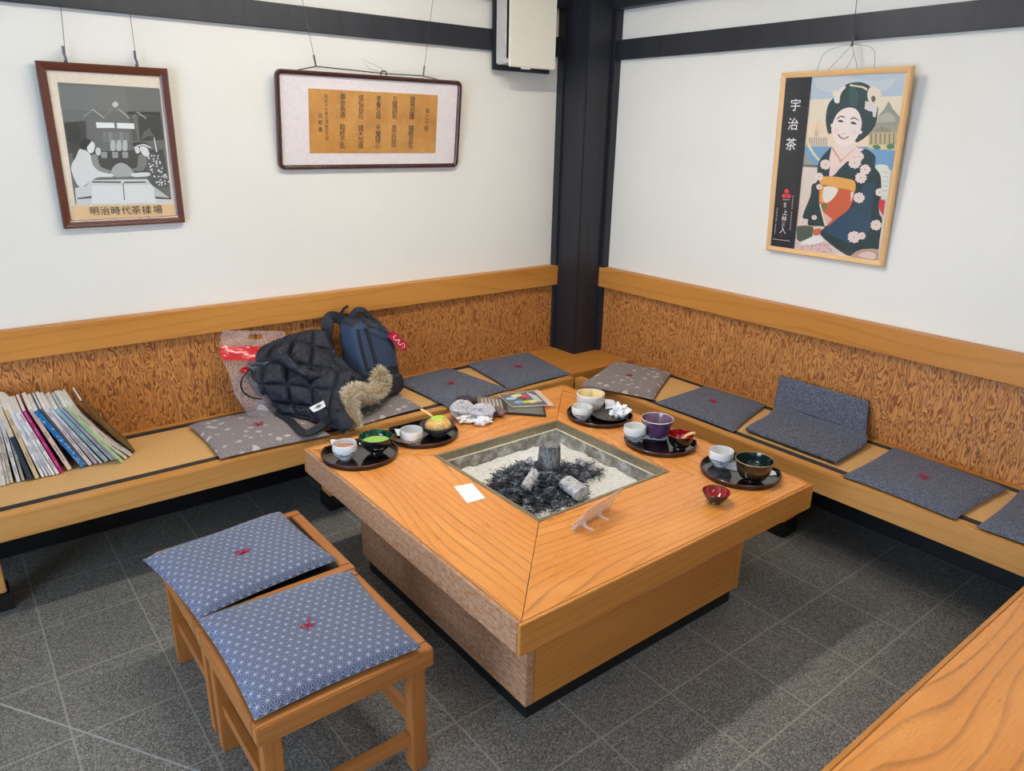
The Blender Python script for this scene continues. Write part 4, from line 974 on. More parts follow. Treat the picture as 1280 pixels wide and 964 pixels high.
fn = (FRB-FLB).cross(Vector((0, 0, 1))).normalized()
for x0, x1 in ((-.93, -.86), (-.42, -.34)):
    b = MB(); pts = [on_pack(x0+(x1-x0)*t_/10*.6, -1, .985-1.2*t_/10) for t_ in range(11)]
    b.ribbon(pts, .021, .004, up=tuple(fn)); world_part(b, 'zipper_band', M['webbing'], pk)
b = MB(); pts = [on_pack(-.95+1.9*t_/12, -1, -.18+.03*math.sin(t_)) for t_ in range(13)]
b.tube(pts, .004, 6); world_part(b, 'seam_piping', M['webbing'], pk)
# lower front pocket
b = MB()
def pocket(u, v):
    d = superbox(u, v, 4.0); q = pack_pt(Vector((d.x*.97, d.y*.5-.62, d.z*.30-.66)), 1.03); return Vector((q.x, q.y, max(q.z, zb+.002)))
b.grid(lambda u, v: pocket(u, .02+.96*v), 60, 30); world_part(b, 'lower_pocket', M['darkcloth'], pk, sharp=70)
for s_ in (-.18, .42):     # straps over the top
    b = MB(); pts = [on_pack(s_+.02*t_, -.95+1.5*t_/8, .98, 1.03) for t_ in range(9)]
    b.ribbon(pts, .02, .004, up=(0, -.2, 1)); world_part(b, 'top_strap', M['webbing'], pk)
b = MB(); h0, h1 = on_pack(-.45, .35, 1, 1.0), on_pack(.45, .2, 1, 1.0); md = (h0+h1)/2+Vector((0, 0, .035))
b.ribbon(spline([h0, h0.lerp(md, .6)+Vector((0, 0, .012)), md, h1.lerp(md, .6)+Vector((0, 0, .012)), h1], 6), .026, .008, up=(.2, -.9, .5)); world_part(b, 'grab_handle', M['darkcloth'], pk)
b = MB(); s0 = on_pack(-.55, 1, .95, 1.0); s3 = at(415, 447, 1, -.10)
b.ribbon(spline([s0, at(413, 396, 1, -.09), at(409, 412, 1, -.10), at(410, 430, 1, -.11), s3], 6), .05, .012, up=(-.7, -.7, .1)); world_part(b, 'shoulder_strap', M['darkcloth'], pk)
b = MB(); b.ribbon(spline([at(426, 392, 1, -.08), at(430, 386, 1, -.075), at(435, 382.5, 1, -.07)], 5), .012, .004, up=(0, -1, 0)); world_part(b, 'hang_loop', M['webbing'], pk)
b = MB(); ch = [at(453, 402, 1, -.245), at(462, 406, 1, -.25), at(470, 410, 1, -.25), at(478, 414, 1, -.25), at(488, 417, 1, -.245)]
b.tube(spline(ch, 5), .0035, 6); world_part(b, 'key_chain', M['wire'], pk)
b = MB(); TG = [at(484, 420, 1, -.245), at(491, 412.5, 1, -.24), at(509.5, 431, 1, -.235), at(505, 440, 1, -.245)]
d3 = (TG[1]-TG[0]).cross(TG[3]-TG[0]).normalized()
if d3.y > 0: d3 = -d3
vs = [b.bm.verts.new(p) for p in TG]+[b.bm.verts.new(p-d3*.004) for p in TG]
for f in ((0, 1, 2, 3), (7, 6, 5, 4), (0, 4, 5, 1), (1, 5, 6, 2), (2, 6, 7, 3), (3, 7, 4, 0)): b.bm.faces.new([vs[i] for i in f])
bmesh.ops.recalc_face_normals(b.bm, faces=b.bm.faces[:]); tg = world_part(b, 'luggage_tag', M['tagred'], pk); tag(tg, 'crimson luggage tag with pale script')
b = MB()
def TQ(u, v): return TG[0].lerp(TG[1], u).lerp(TG[3].lerp(TG[2], u), v)+d3*.0012
sq = [(.75, .28), (.45, .22), (.3, .38), (.55, .45), (.7, .55), (.4, .55), (.25, .66), (.5, .72), (.72, .78)]
b.tube([TQ(p.x, p.y) for p in spline([(x, y, 0) for x, y in sq], 5)], .0016, 5); b.tube([TQ(p.x, p.y) for p in spline([(.25, .82, 0), (.5, .9, 0), (.8, .84, 0)], 5)], .0012, 5)
I = mat_of(pk.location).inverted(); [setattr(v, 'co', I @ v.co) for v in b.bm.verts]
finish(b, 'tag_script', M['white'], tg)

# ------------------------------------------------------------------ quilted jacket with fur-trimmed hood
NET = [[(334, 432), (352, 423), (372, 416), (392, 412.5), (408, 415)],
       [(312, 450), (343, 440), (368, 436), (394, 436), (417, 437)],
       [(308, 468), (340, 461), (369, 459), (398, 457), (428, 455)],
       [(315, 486), (346, 481), (375, 479), (406, 477), (440, 467)],
       [(331, 501), (357, 500), (383, 499), (410, 496), (433, 488)],
       [(347, 514), (367, 514), (388, 515), (408, 516), (431, 511)],
       [(353, 518), (372, 522), (392, 526), (412, 534), (437, 538)]]
ZJ = HB+.042
def net_pt(i, j):
    px, py = NET[j][i]
    yb = at(*NET[6][i], 2, ZJ).y; t_ = j/6
    top_y = [-.10, -.11, -.12, -.13, -.15][i]
    y = top_y+(yb-top_y)*t_**1.25
    bulge = .05*math.sin(math.pi*t_)*math.sin(math.pi*(i+.6)/5.2)
    return at(px, py, 1, y-bulge)
NP = [[net_pt(i, j) for i in range(5)] for j in range(7)]
def cr(a, b_, c, d, t_): return .5*((2*b_)+(c-a)*t_+(2*a-5*b_+4*c-d)*t_*t_+(3*b_-a-3*c+d)*t_**3)
def patch(u, v):
    x, y = u*4, v*6; i, j = min(int(x), 3), min(int(y), 5); fx, fy = x-i, y-j
    g = lambda a, b_: NP[max(0, min(6, b_))][max(0, min(4, a))]
    rows = [cr(g(i-1, j+k), g(i, j+k), g(i+1, j+k), g(i+2, j+k), fx) for k in (-1, 0, 1, 2)]
    return cr(*rows, fy)
def quilt(u, v):
    w1, w2 = .10*noise.noise(Vector((u*2.6, v*2.6, 1))), .10*noise.noise(Vector((u*2.6, v*2.6, 7)))
    a = abs(math.sin(math.pi*(u*4.0+v*1.0+w1))); c = abs(math.sin(math.pi*(v*4.6-u*.9+w2)))
    f_ = lambda s_: 1-math.exp(-s_/.20)
    return f_(a)*f_(c)*(.75+.25*a*c)
def jacket(u, v):
    p = patch(u, v); e = .004
    n = (patch(min(u+e, 1), v)-patch(max(u-e, 0), v)).cross(patch(u, min(v+e, 1))-patch(u, max(v-e, 0))).normalized()
    if n.dot(CAM-p) < 0: n = -n
    edge = min(1, 5*min(u, 1-u, v, 1-v)+.15)
    h = .026*quilt(u, v)*edge + .016*noise.noise(Vector((u*4, v*5, 3)))*edge + .007*abs(noise.noise(Vector((u*12+v*3, v*10, 9))))
    q = p+n*h; return Vector((q.x, q.y, max(q.z, HB+.039)))
def jback(u, v):
    p = patch(u, v); e = min(1, 6*min(u, 1-u, v, 1-v))
    d = Vector((.2-.6*u, .9, -.45)); q = p+d*(.012+.11*e*(.4+.6*v)*(1-.7*u))
    return Vector((q.x, min(q.y, -.03), max(q.z, HB+.0385)))
jc = patch(.5, 1)
jk = thing('puffer_jacket', 'black quilted puffer jacket with fur-trimmed hood heaped on the left bench', 'jacket', (jc.x, jc.y+.1, HB+.03))
b = MB(); b.grid(jacket, 150, 170, close=jback); world_part(b, 'quilted_body', M['nylon'], jk, sharp=75)
def padded(name, pts, rr, mat, fl=.6, seed=0):
    b = MB(); P = spline(pts, 8); n = len(P)
    rads = [rr[0]+(rr[1]-rr[0])*i/(n-1)+.004*noise.noise(Vector((i*.4, seed, 0))) for i in range(n)]; b.tube(P, rads, 14)
    for v in b.bm.verts: v.co += Vector((1, 1, 1))*.006*noise.noise(v.co*26+Vector((seed, 0, 0))); v.co.z = max(v.co.z, HB+.005)
    return world_part(b, name, mat, jk, sharp=80)
yb1 = at(437, 536, 2, ZJ).y
padded('hood_lining', [at(421, 452, 1, -.24), at(432, 466, 1, -.30), at(444, 474, 1, -.33), at(447, 481, 1, -.36)], (.030, .036), M['nylon'], seed=2)
padded('front_placket', [at(428, 472, 1, -.34), at(424, 490, 1, -.42), at(421, 508, 1, -.50), at(425, 524, 1, yb1+.03), at(436, 535, 1, yb1)], (.032, .034), M['nylon'], seed=5)
padded('sleeve_fold', [at(355, 447, 1, -.24), at(372, 462, 1, -.30), at(392, 470, 1, -.33), at(409, 466, 1, -.32)], (.020, .022), M['nylon'], seed=8)
b = MB(); zc = HB+.043
st = [at(331, 500, 2, zc+.04), at(346, 515, 2, zc+.008), at(362, 526, 2, zc), at(376, 539, 2, zc), at(386, 541, 2, zc), at(399, 534, 2, zc+.006), at(411, 524, 2, zc+.02), at(423, 513, 2, zc+.06)]
b.ribbon(spline(st, 6), .036, .006, up=(-.1, -.35, 1)); world_part(b, 'belt', M['webbing'], jk)
b = MB(); st = [at(408, 527, 2, zc+.02), at(418, 520, 2, zc+.05), at(424, 516, 2, zc+.07)]
b.ribbon(st, .038, .012, up=(-.2, -.7, .7)); world_part(b, 'buckle', M['soot'], jk)
LQ = [at(386.5, 510, 1, -.46), at(404.5, 501, 1, -.46), at(407, 508, 1, -.475), at(392, 515.5, 1, -.475)]
for p in LQ: p += (CAM-p).normalized()*.05
b = MB(); b.grid(lambda u, v: LQ[0].lerp(LQ[1], u).lerp(LQ[3].lerp(LQ[2], u), v)+Vector((0, -.004*math.sin(u*3), 0)), 8, 4, close=lambda u, v: LQ[0].lerp(LQ[1], u).lerp(LQ[3].lerp(LQ[2], u), v)+Vector((0, .002, 0)))
lb = world_part(b, 'label_patch', M['white'], jk); tag(lb, 'white woven label patch')
b = MB(); cq = sum(LQ, Vector())/4; nq = (LQ[1]-LQ[0]).cross(LQ[3]-LQ[0]).normalized(); nq = nq if nq.dot(CAM-cq) > 0 else -nq
ux = (LQ[1]-LQ[0]).normalized(); uy = nq.cross(ux)
b.tube([cq+nq*.0065+ux*(.007*math.cos(a)+.004*c)+uy*.005*math.sin(a) for c in (-1, 1) for a in [2*math.pi*i/12 for i in range(13)]], .0009, 4); b.tube([cq+nq*.006-ux*.024+uy*.001, cq+nq*.0065+ux*.022+uy*.001], .0006, 4)
I = mat_of(jk.location).inverted(); [setattr(v, 'co', I @ v.co) for v in b.bm.verts]
finish(b, 'label_emblem', M['ink'], lb)
# fur
FP = spline([at(442, 535, 1, -.572), at(439, 522, 1, -.55), at(436, 507, 1, -.515), at(437, 497, 1, -.50), at(444, 489, 1, -.48), at(455, 492, 1, -.46), at(467, 491, 1, -.42), at(476, 483, 1, -.38), at(477, 473, 1, -.36), at(469, 467, 1, -.35)], 10)
b = MB(); b.tube(FP, [.020+.006*min(1, i/20) for i in range(len(FP))], 12); fb = world_part(b, 'fur_trim', M['furbase'], jk)
b = MB(); cl = b.bm.loops.layers.float_color.new('ink'); r2 = random.Random(11)
for _ in range(9000):
    i = r2.uniform(0, len(FP)-1.001); k = int(i); p = FP[k].lerp(FP[k+1], i-k); d = (FP[k+1]-FP[k]).normalized()
    n_ = Vector((r2.gauss(0, 1), r2.gauss(0, 1), r2.gauss(0, 1))); n_ = (n_-d*n_.dot(d)).normalized()
    R0 = .018+.006*min(1, i/20); L = r2.uniform(.018, .036); tip = (n_+d*r2.gauss(.25, .45)+Vector((0, 0, -.15))).normalized()
    a = p+n_*R0; m_ = a+tip*L*.55+n_*.003; e = a+tip*L+Vector((0, 0, -.003)); s_ = tip.cross(Vector((r2.gauss(0, 1), r2.gauss(0, 1), r2.gauss(0, 1)))).normalized()*r2.uniform(.0005, .0011)
    tone = r2.random(); base = (176, 146, 104) if tone < .35 else (222, 200, 160) if tone < .85 else (240, 228, 204); tipc = (238, 224, 196) if tone < .85 else (120, 98, 72)
    vs = [b.bm.verts.new(q) for q in (a-s_, a+s_, m_+s_*.8, m_-s_*.8, e)]
    for q_ in vs: q_.co.z = max(q_.co.z, HB-.06)
    for ids, cs in (((0, 1, 2, 3), (base, base, tipc, tipc)), ((3, 2, 4), (tipc, tipc, tipc))):
        f = b.bm.faces.new([vs[x] for x in ids])
        for l, c_ in zip(f.loops, cs): l[cl] = lin(c_)
world_part(b, 'guard_hair', M['fur'], jk, smooth=False)

# ------------------------------------------------------------------ clear carrier bag
BQ = [at(277, 413, 1, -.075), at(352, 408, 1, -.075), at(352, 470, 1, -.13), at(276, 446, 1, -.12)]
bo = thing('plastic_bag', 'clear plastic carrier bag with a red band behind the left of the jacket', 'bag', (-2.08, -.2, HB+.03))
prl = [at(278, 413, 1, -.065), at(275, 430, 1, -.09), at(277, 448, 1, -.12), at(287, 470, 1, -.15), at(293, 492, 1, -.18), at(303, 508, 1, -.21), at(312, 521, 2, HB+.034)]
prr = [at(356, 414, 1, -.065), at(356, 430, 1, -.085), at(356, 448, 1, -.12), at(354, 470, 1, -.16), at(350, 492, 1, -.20), at(348, 508, 1, -.23), at(346, 519, 2, HB+.034)]
SL, SR = spline(prl, 6), spline(prr, 6)
def bag(u, v, off=0):
    k = v*(len(SL)-1); i = min(int(k), len(SL)-2); a = SL[i].lerp(SL[i+1], k-i); c = SR[i].lerp(SR[i+1], k-i)
    p = a.lerp(c, u); e = math.sin(math.pi*u)*min(1, v*2.2)
    crk = .012*noise.noise(Vector((u*5, v*6, off*3+1)))+.006*abs(noise.noise(Vector((u*11, v*12, 5))))
    p += Vector((0, -1 if off == 0 else .25, .15))*(e*.045+crk*(.3+v))
    return Vector((p.x, min(p.y, -.03), max(p.z, HB+.040)))
def bag_sheet(name, u0, u1, v0, v1, mat, off=0, nu=26, nv=26, hole=None, eps=0):
    b = MB()
    b.grid(lambda u, v: bag(u0+(u1-u0)*u, v0+(v1-v0)*v, off)+Vector((0, -eps, 0)), nu, nv)
    if hole:
        cu, cv, ru, rv = hole
        dl = []
        for f in b.bm.faces:
            l = f.loops; us = sum(q[b.uv].uv[0] for q in l)/4; vs_ = sum(q[b.uv].uv[1] for q in l)/4
            uu, vv = u0+(u1-u0)*us, v0+(v1-v0)*vs_
            if ((uu-cu)/ru)**4+((vv-cv)/rv)**4 < 1: dl.append(f)
        bmesh.ops.delete(b.bm, geom=dl, context='FACES')
    return world_part(b, name, mat, bo, sharp=80)
bag_sheet('front_film', 0, 1, 0, 1, M['plastic'], 0, 60, 70, (.52, .085, .11, .035)); bag_sheet('back_film', 0, 1, 0, 1, M['plastic'], 1, 60, 70, (.52, .085, .11, .035))
tag(bag_sheet('printed_band', 0, .98, .19, .35, M['redplastic'], 0, 30, 8, eps=.0025), 'red printed band')
b = MB(); cq = bag(.27, .44)+Vector((0, -.004, 0))
for a in range(3):
    b.ribbon([cq+Vector((.02*math.cos(t_), 0, .014*math.sin(t_)))*(1-.28*a) for t_ in [2*math.pi*i/14 for i in range(15)]], .004, .0006, up=(0, -1, 0))
world_part(b, 'red_emblem', M['redplastic'], bo)
def loosebox(name, label, c, dim, rot, mat, cat):
    o = thing(name, label, cat, c, rot); b = MB(); b.box(-dim[0]/2, dim[0]/2, -dim[1]/2, dim[1]/2, 0, dim[2], bev=.002); finish(b, 'carton', mat, o)
    b = MB(); b.box(-dim[0]/2+.004, dim[0]/2-.004, -dim[1]/2-.0008, -dim[1]/2, .006, dim[2]*.35, bev=0); finish(b, 'printed_panel', M['boxgrey'] if mat is not M['boxgrey'] else M['cream'], o)
loosebox('teal_carton', 'small teal carton seen through the clear bag', (-2.0, -.14, HB+.10), (.10, .04, .16), (R(8), R(-14), R(8)), M['teal'], 'carton')
loosebox('grey_carton', 'flat grey carton low in the clear bag', (-2.02, -.17, HB+.034), (.11, .05, .09), (R(10), R(16), R(-12)), M['boxgrey'], 'carton')
b = MB()
for p in spline([at(312, 462, 1, -.20), at(302, 475, 1, -.215), at(303, 488, 1, -.225), at(312, 496, 1, -.235), at(326, 499, 1, -.24)], 8): b.blob(p, (.0045,)*3, sub=1)
tag(finish(b, 'bead_string', M['beads']), 'string of black beads inside the clear bag', 'beads')

# ------------------------------------------------------------------ pictures
def art(polys, MX, y0, name, parent, step=.00002, mat=None):
    bm = bmesh.new(); cl = bm.loops.layers.float_color.new('ink')
    for k, (pts, c) in enumerate(polys):
        vs = [bm.verts.new(at(x, y, 1, y0, MX)-Vector((0, step*k, 0))) for x, y in pts]
        try: f = bm.faces.new(vs)
        except ValueError: continue
        f.normal_update()
        if f.normal.y > 0: f.normal_flip()
        for l in f.loops: l[cl] = lin(c)
    bmesh.ops.triangulate(bm, faces=bm.faces[:], ngon_method='EAR_CLIP')
    me = bpy.data.meshes.new(name); bm.to_mesh(me); bm.free(); me.materials.append(mat or M['print'])
    o = bpy.data.objects.new(name, me); COL.objects.link(o); o.parent = parent; return o
def zoomed(ox, oy, sc): return lambda pts: [(ox+x/sc, oy+y/sc) for x, y in pts]
def smooth2(pts, n=4): return [(p.x, p.y) for p in spline([(x, y, 0) for x, y in pts], n, closed=True)]
def glyphs(chars, MX, y0, name, parent, mat, thick=0.0):
    """chars: (character, px, py, height px) centred on the photo"""
    b = MB()
    for ch, px, py, hp in chars:
        cu = bpy.data.curves.new('glyph', 'FONT'); cu.body = ch; cu.size = 1; cu.offset = thick; cu.fill_mode = 'FRONT'
        ob = bpy.data.objects.new('glyph', cu); COL.objects.link(ob); dg = bpy.context.evaluated_depsgraph_get()
        me = bpy.data.meshes.new_from_object(ob.evaluated_get(dg)); bpy.data.objects.remove(ob); bpy.data.curves.remove(cu)
        if not me.vertices: continue
        xs = [v.co.x for v in me.vertices]; ys = [v.co.y for v in me.vertices]; cx, cy = (min(xs)+max(xs))/2, (min(ys)+max(ys))/2
        p = at(px, py, 1, y0, MX); q = at(px, py-hp, 1, y0, MX); s_ = (q-p).length/.92
        t_ = bmesh.new(); t_.from_mesh(me); bpy.data.meshes.remove(me)
        for v in t_.verts: v.co = p+Vector(((v.co.x-cx)*s_, 0, (v.co.y-cy)*s_))
        b.add(t_)
    return finish(b, name, mat, parent)
def moulding(W, H, fw, fd, mat, name, parent, bev=.004, rad=0):
    b = MB(); x, i = W/2, W/2-fw
    for (p0, p1, g) in (((-x, 0), (x, 0), 'x'), ((x, 0), (x, H), 'z'), ((x, H), (-x, H), 'x'), ((-x, H), (-x, 0), 'z')):
        d = Vector((p1[0]-p0[0], 0, p1[1]-p0[1])).normalized(); n_ = Vector((-d.z, 0, d.x)); L = math.hypot(p1[0]-p0[0], p1[1]-p0[1])
        t_ = bmesh.new(); prof_ = [(0, 0), (0, -fd*.8), (fw*.2, -fd), (fw*.55, -fd*.92), (fw, -fd*.6), (fw, 0)]
        A = [t_.verts.new(Vector((p0[0], 0, p0[1]))+n_*w+d*max(w, 0)+Vector((0, y, 0))) for w, y in prof_]
        B_ = [t_.verts.new(Vector((p0[0], 0, p0[1]))+n_*w+d*(L-w)+Vector((0, y, 0))) for w, y in prof_]
        for k in range(len(prof_)): j = (k+1) % len(prof_); t_.faces.new((A[k], A[j], B_[j], B_[k]))
        t_.faces.new(A[::-1]); t_.faces.new(B_); bmesh.ops.recalc_face_normals(t_, faces=t_.faces[:]); b.add(t_, g)
    return finish(b, name, mat, parent, sharp=30)
def slab(x0, x1, y0, y1, z0, z1, mat, name, parent): b = MB(); b.box(x0, x1, y0, y1, z0, z1, bev=0); return finish(b, name, mat, parent)
def wires(paths, name, parent, r=.0011, mat=None):
    b = MB()
    for p in paths: b.tube(p, r, 6)
    return world_part(b, name, mat or M['wire'], parent)

# 1 --- photograph of tea rolling
W1, H1 = .431, .577; L1, R1 = (-2.4515, -.004, 1.273), (R(1.5), 0, 0); M1 = mat_of(L1, R1)
o = thing('framed_photograph', 'black-and-white photograph in a reddish ribbed frame, hung far left', 'picture', L1, R1)
moulding(W1, H1, .029, .026, M['ribframe'], 'frame', o)
slab(-W1/2+.02, W1/2-.02, -.010, -.004, .02, H1-.02, M['mount'], 'mount_board', o)
slab(-W1/2+.002, W1/2-.002, -.004, -.001, .002, H1-.002, M['soot'], 'backing', o)
G = zoomed(60, 90, 8); F = zoomed(70, 170, 8); Z1 = zoomed(0, 0, 3.2125)
c_ = lambda v: (v, v+2, v-2)
P = [(Z1([(230, 330), (640, 355), (688, 800), (303, 822)]), c_(104)), (Z1([(232, 345), (500, 352), (520, 450), (245, 440)]), c_(112))]
P += [(Z1([(290, 610), (655, 600), (672, 700), (300, 720)]), c_(66)), (Z1([(258, 490), (345, 486), (350, 612), (275, 615)]), c_(62)), (G([(20+140, 520), (300, 500), (330, 640), (300, 720), (190, 690)]), c_(52))]
P += [(G([(790, 395), (1120, 400), (1125, 440), (795, 425)]), c_(48)), (G([(800, 430), (850, 430), (900, 690), (850, 690)]), c_(84)), (G([(895, 440), (1125, 440), (1160, 680), (920, 690)]), c_(58)), (G([(960, 600), (1010, 555), (1040, 610), (1070, 650), (1000, 640), (930, 680)]), c_(96)), (G([(1055, 655), (1065, 655), (1095, 800), (1080, 800)]), c_(214))]
P += [(smooth2(G([(640, 325), (672, 294), (705, 325), (672, 356)])), c_(196)), (G([(478, 503), (660, 508), (668, 560), (488, 560)]), c_(236)), (G([(686, 508), (860, 514), (866, 570), (692, 563)]), c_(232))]
for a, d in (((350, 455), (445, 380)), ((445, 380), (560, 465)), ((560, 465), (640, 360)), ((705, 375), (812, 468)), ((840, 465), (890, 405)), ((890, 405), (980, 470))): P.append((G([a, (a[0]+4, a[1]-9), (d[0]+4, d[1]-9), d]), c_(176)))
for k in range(5): P.append((G([(545+k*55, 600), (590+k*55, 600), (592+k*55, 700), (550+k*55, 700)]), c_(118+12*(k % 2))))
for x in (630, 690, 750): P.append((smooth2(G([(x, 690), (x+38, 690), (x+42, 780), (x-4, 780)])), c_(180)))
for x in (450, 560, 660): P.append((F([(x, 160), (x+60, 160), (x+62, 220), (x+4, 220)]), c_(150)))
P += [(smooth2(F([(560, 330), (600, 285), (650, 268), (710, 290), (770, 350), (770, 400), (560, 405)])), c_(166)), (F([(360, 440), (970, 430), (1000, 520), (980, 540), (1150, 640), (1150, 678), (205, 690), (190, 520), (300, 500)]), c_(206)), (F([(360, 495), (970, 490), (1000, 670), (355, 680)]), c_(222)), (F([(360, 452), (650, 455), (645, 470), (362, 466)]), c_(70)), (F([(680, 458), (900, 455), (900, 468), (680, 472)]), c_(70)), (F([(664, 470), (676, 470), (690, 640), (678, 640)]), c_(120))]
P += [(smooth2(F([(240, 130), (330, 170), (400, 300), (460, 360), (560, 380), (560, 410), (400, 420), (280, 500), (215, 490), (150, 320), (200, 210)])), c_(216)), (smooth2(F([(350, 200), (410, 190), (440, 300), (540, 345), (520, 370), (430, 350), (370, 290)])), c_(140)), (smooth2(F([(320, 80), (360, 55), (388, 90), (372, 160), (335, 170), (310, 130)])), c_(226)), (smooth2(F([(245, 60), (290, 25), (350, 50), (310, 110), (280, 140), (245, 120)])), c_(44)), (smooth2(F([(405, 120), (440, 125), (445, 180), (420, 195), (395, 165)])), c_(206))]
P += [(smooth2(F([(830, 190), (920, 210), (900, 300), (860, 350), (760, 345), (760, 325), (810, 310)])), c_(122)), (smooth2(F([(920, 190), (1000, 180), (1080, 300), (1090, 380), (1135, 500), (1060, 515), (980, 510), (900, 400), (905, 280)])), c_(86)), (smooth2(F([(760, 375), (920, 365), (930, 400), (780, 410)])), c_(214)), (smooth2(F([(840, 110), (900, 110), (935, 180), (900, 205), (855, 170)])), c_(222)), (smooth2(F([(785, 100), (830, 120), (835, 165), (800, 170)])), c_(216)), (smooth2(F([(770, 70), (870, 60), (950, 100), (935, 130), (860, 95), (780, 105)])), c_(50)), (smooth2(F([(810, 95), (880, 80), (950, 110), (940, 122), (870, 95), (815, 106)])), c_(210))]
rd = random.Random(2)
for k in range(70):
    u, v = rd.random(), rd.random(); x, y = 915+160*u+60*v, 200+310*v-40*u
    if x < 905+v*90 or x > 1010+v*125: continue
    P.append((smooth2(F([(x-9, y), (x, y-9), (x+9, y), (x, y+9)]), 2), c_(224)))
P += [(F([(975, 500), (1000, 520), (1150, 632), (985, 620)]), c_(190)), (F([(985, 605), (1150, 622), (1150, 634), (1000, 626)]), c_(60)), (F([(210, 620), (355, 600), (355, 620), (215, 632)]), c_(64))]
P += [(F([(160, 700), (1210, 682), (1208, 800), (165, 845)]), (226, 190, 142))]
art(P, M1, -.0102, 'print', o)
xs = [384, 489, 597, 702, 801, 907, 1018]; CH = '明治時代茶揉場'
glyphs([(c, 70+x/8, 170+(752-3*k)/8, 10.5) for k, (c, x) in enumerate(zip(CH, xs))], M1, -.0160, 'lettering', o, M['ink'], .0)
slab(-W1/2+.024, W1/2-.024, -.0185, -.0175, .024, H1-.024, M['glass'], 'glazing', o)
for (xa, ya), (xb, yb) in (((82, 75), (75, 0)), ((171, 80), (160, 0))):
    a = at(xa, ya, 1, -.026); c = at(xb, yb, 1, -.022); e = a+(c-a)*1.9
    wires([[a-Vector((0, 0, .012)), e]], 'hanging_wire', o)
    b = MB(); b.tube([a+Vector((.002, 0, .002)), a+Vector((-.003, -.002, .02)), a+Vector((-.002, 0, .045))], .0042, 8); b.lathe([(.0001, -.012), (.006, -.009), (.006, 0), (.0001, .003)], 10, c=tuple(a)); world_part(b, 'wire_hook', M['wire'], o)

# 2 --- calligraphy
W2, H2 = .927, .405; L2, R2 = (-1.360, -.004, 1.473), (R(6.3), 0, 0); M2 = mat_of(L2, R2)
o = thing('framed_calligraphy', 'wide framed calligraphy on brown paper with white mount', 'picture', L2, R2)
b = MB(); rr_ = .028; cn = []
for (cx, cz, a0) in ((-W2/2+rr_, rr_, 180), (W2/2-rr_, rr_, 270), (W2/2-rr_, H2-rr_, 0), (-W2/2+rr_, H2-rr_, 90)):
    cn += [(cx, cz, R(a0+90*k/6)) for k in range(7)]
rows = []
for cx, cz, a in cn:
    rows.append([b.bm.verts.new((cx+math.cos(a)*(rr_-w), y, cz+math.sin(a)*(rr_-w))) for w, y in ((0, 0), (0, -.016), (.003, -.021), (.010, -.022), (.016, -.018), (.019, -.012), (.019, 0))])
for k in range(len(rows)):
    A, B_ = rows[k], rows[(k+1) % len(rows)]
    for i in range(7): b.bm.faces.new((A[i], A[(i+1) % 7], B_[(i+1) % 7], B_[i]))
bmesh.ops.recalc_face_normals(b.bm, faces=b.bm.faces[:]); finish(b, 'frame', M['dkframe'], o, sharp=50)
slab(-W2/2+.012, W2/2-.012, -.007, -.002, .012, H2-.012, M['whitemount'], 'mount_board', o)
cq = [at(x, y, 1, -.0075, M2) for x, y in ((385.5, 111), (547.5, 118.5), (544, 191.5), (387, 191.5))]
x0, x1, z0, z1 = (cq[0].x+cq[3].x)/2, (cq[1].x+cq[2].x)/2, (cq[2].z+cq[3].z)/2, (cq[0].z+cq[1].z)/2
slab(x0, x1, -.0082, -.007, z0, z1, M['agedpaper'], 'calligraphy_sheet', o)
Q = zoomed(340, 70, 4.923); GL = []
def column(txt, xt, yt, xb, yb, h):
    n_ = len(txt)
    for k, ch in enumerate(txt):
        if ch == ' ': continue
        u = k/(n_-1); (px, py), = Q([(xt+(xb-xt)*u, yt+(yb-yt)*u)]); GL.append((ch, px, py, h))
column('茶之十徳', 957, 340, 948, 445, 6.6)
column('諸佛加護 睡眠自在', 866, 265, 853, 550, 7.6); column('五臓調和 息災延命', 757, 265, 749, 548, 7.6); column('孝養父母 天魔隨心', 657, 262, 652, 552, 7.6)
column('煩悩自在 諸天加護', 548, 258, 546, 552, 7.6); column('壽命長遠 臨終不乱', 436, 250, 434, 550, 7.8)
column('昭和十七年七月拾日之作', 333, 250, 338, 512, 5.2); column('益範書', 298, 365, 298, 452, 6)
glyphs(GL, M2, -.0086, 'lettering', o, M['ink'], .004)
slab(-W2/2+.017, W2/2-.017, -.0125, -.0118, .017, H2-.017, M['glass'], 'glazing', o)
A, B_ = at(395, 83, 1, -.056), at(529, 95, 1, -.056); A2, B2 = at(378, 0, 1, -.04), at(541, 0, 1, -.04); tl = M2 @ Vector((-W2/2+.09, -.002, H2-.004)); tr_ = M2 @ Vector((W2/2-.11, -.002, H2-.004))
wires([[A, A+(A2-A)*1.5], [B_, B_+(B2-B_)*1.25]], 'hanging_wire', o)
md = at(480, 92, 1, -.056); wires([[tl, A, (A+md)/2, md, (md+B_)/2, B_, tr_]], 'hanging_cord', o, .0022, M['ink'])
wires([[md, md+Vector((-.01, -.004, .02)), at(452, 74, 1, -.05)], [md, at(462, 86, 1, -.05), at(455, 78, 1, -.05)]], 'loose_wire_end', o, .0006)
b = MB(); b.tube(spline([M2 @ Vector((md.x-L2[0]-.014, -.004, H2-.002)), md+Vector((-.012, 0, .008)), md+Vector((.010, 0, .008)), M2 @ Vector((md.x-L2[0]+.012, -.004, H2-.002))], 5), .003, 6); world_part(b, 'cord_loop', M['ink'], o)
for p, q in ((A, A2), (B_, B2)):
    b = MB(); d = (q-p).normalized(); b.tube([p, p+d*.02, p+d*.045], .004, 8); world_part(b, 'wire_hook', M['wire'], o)

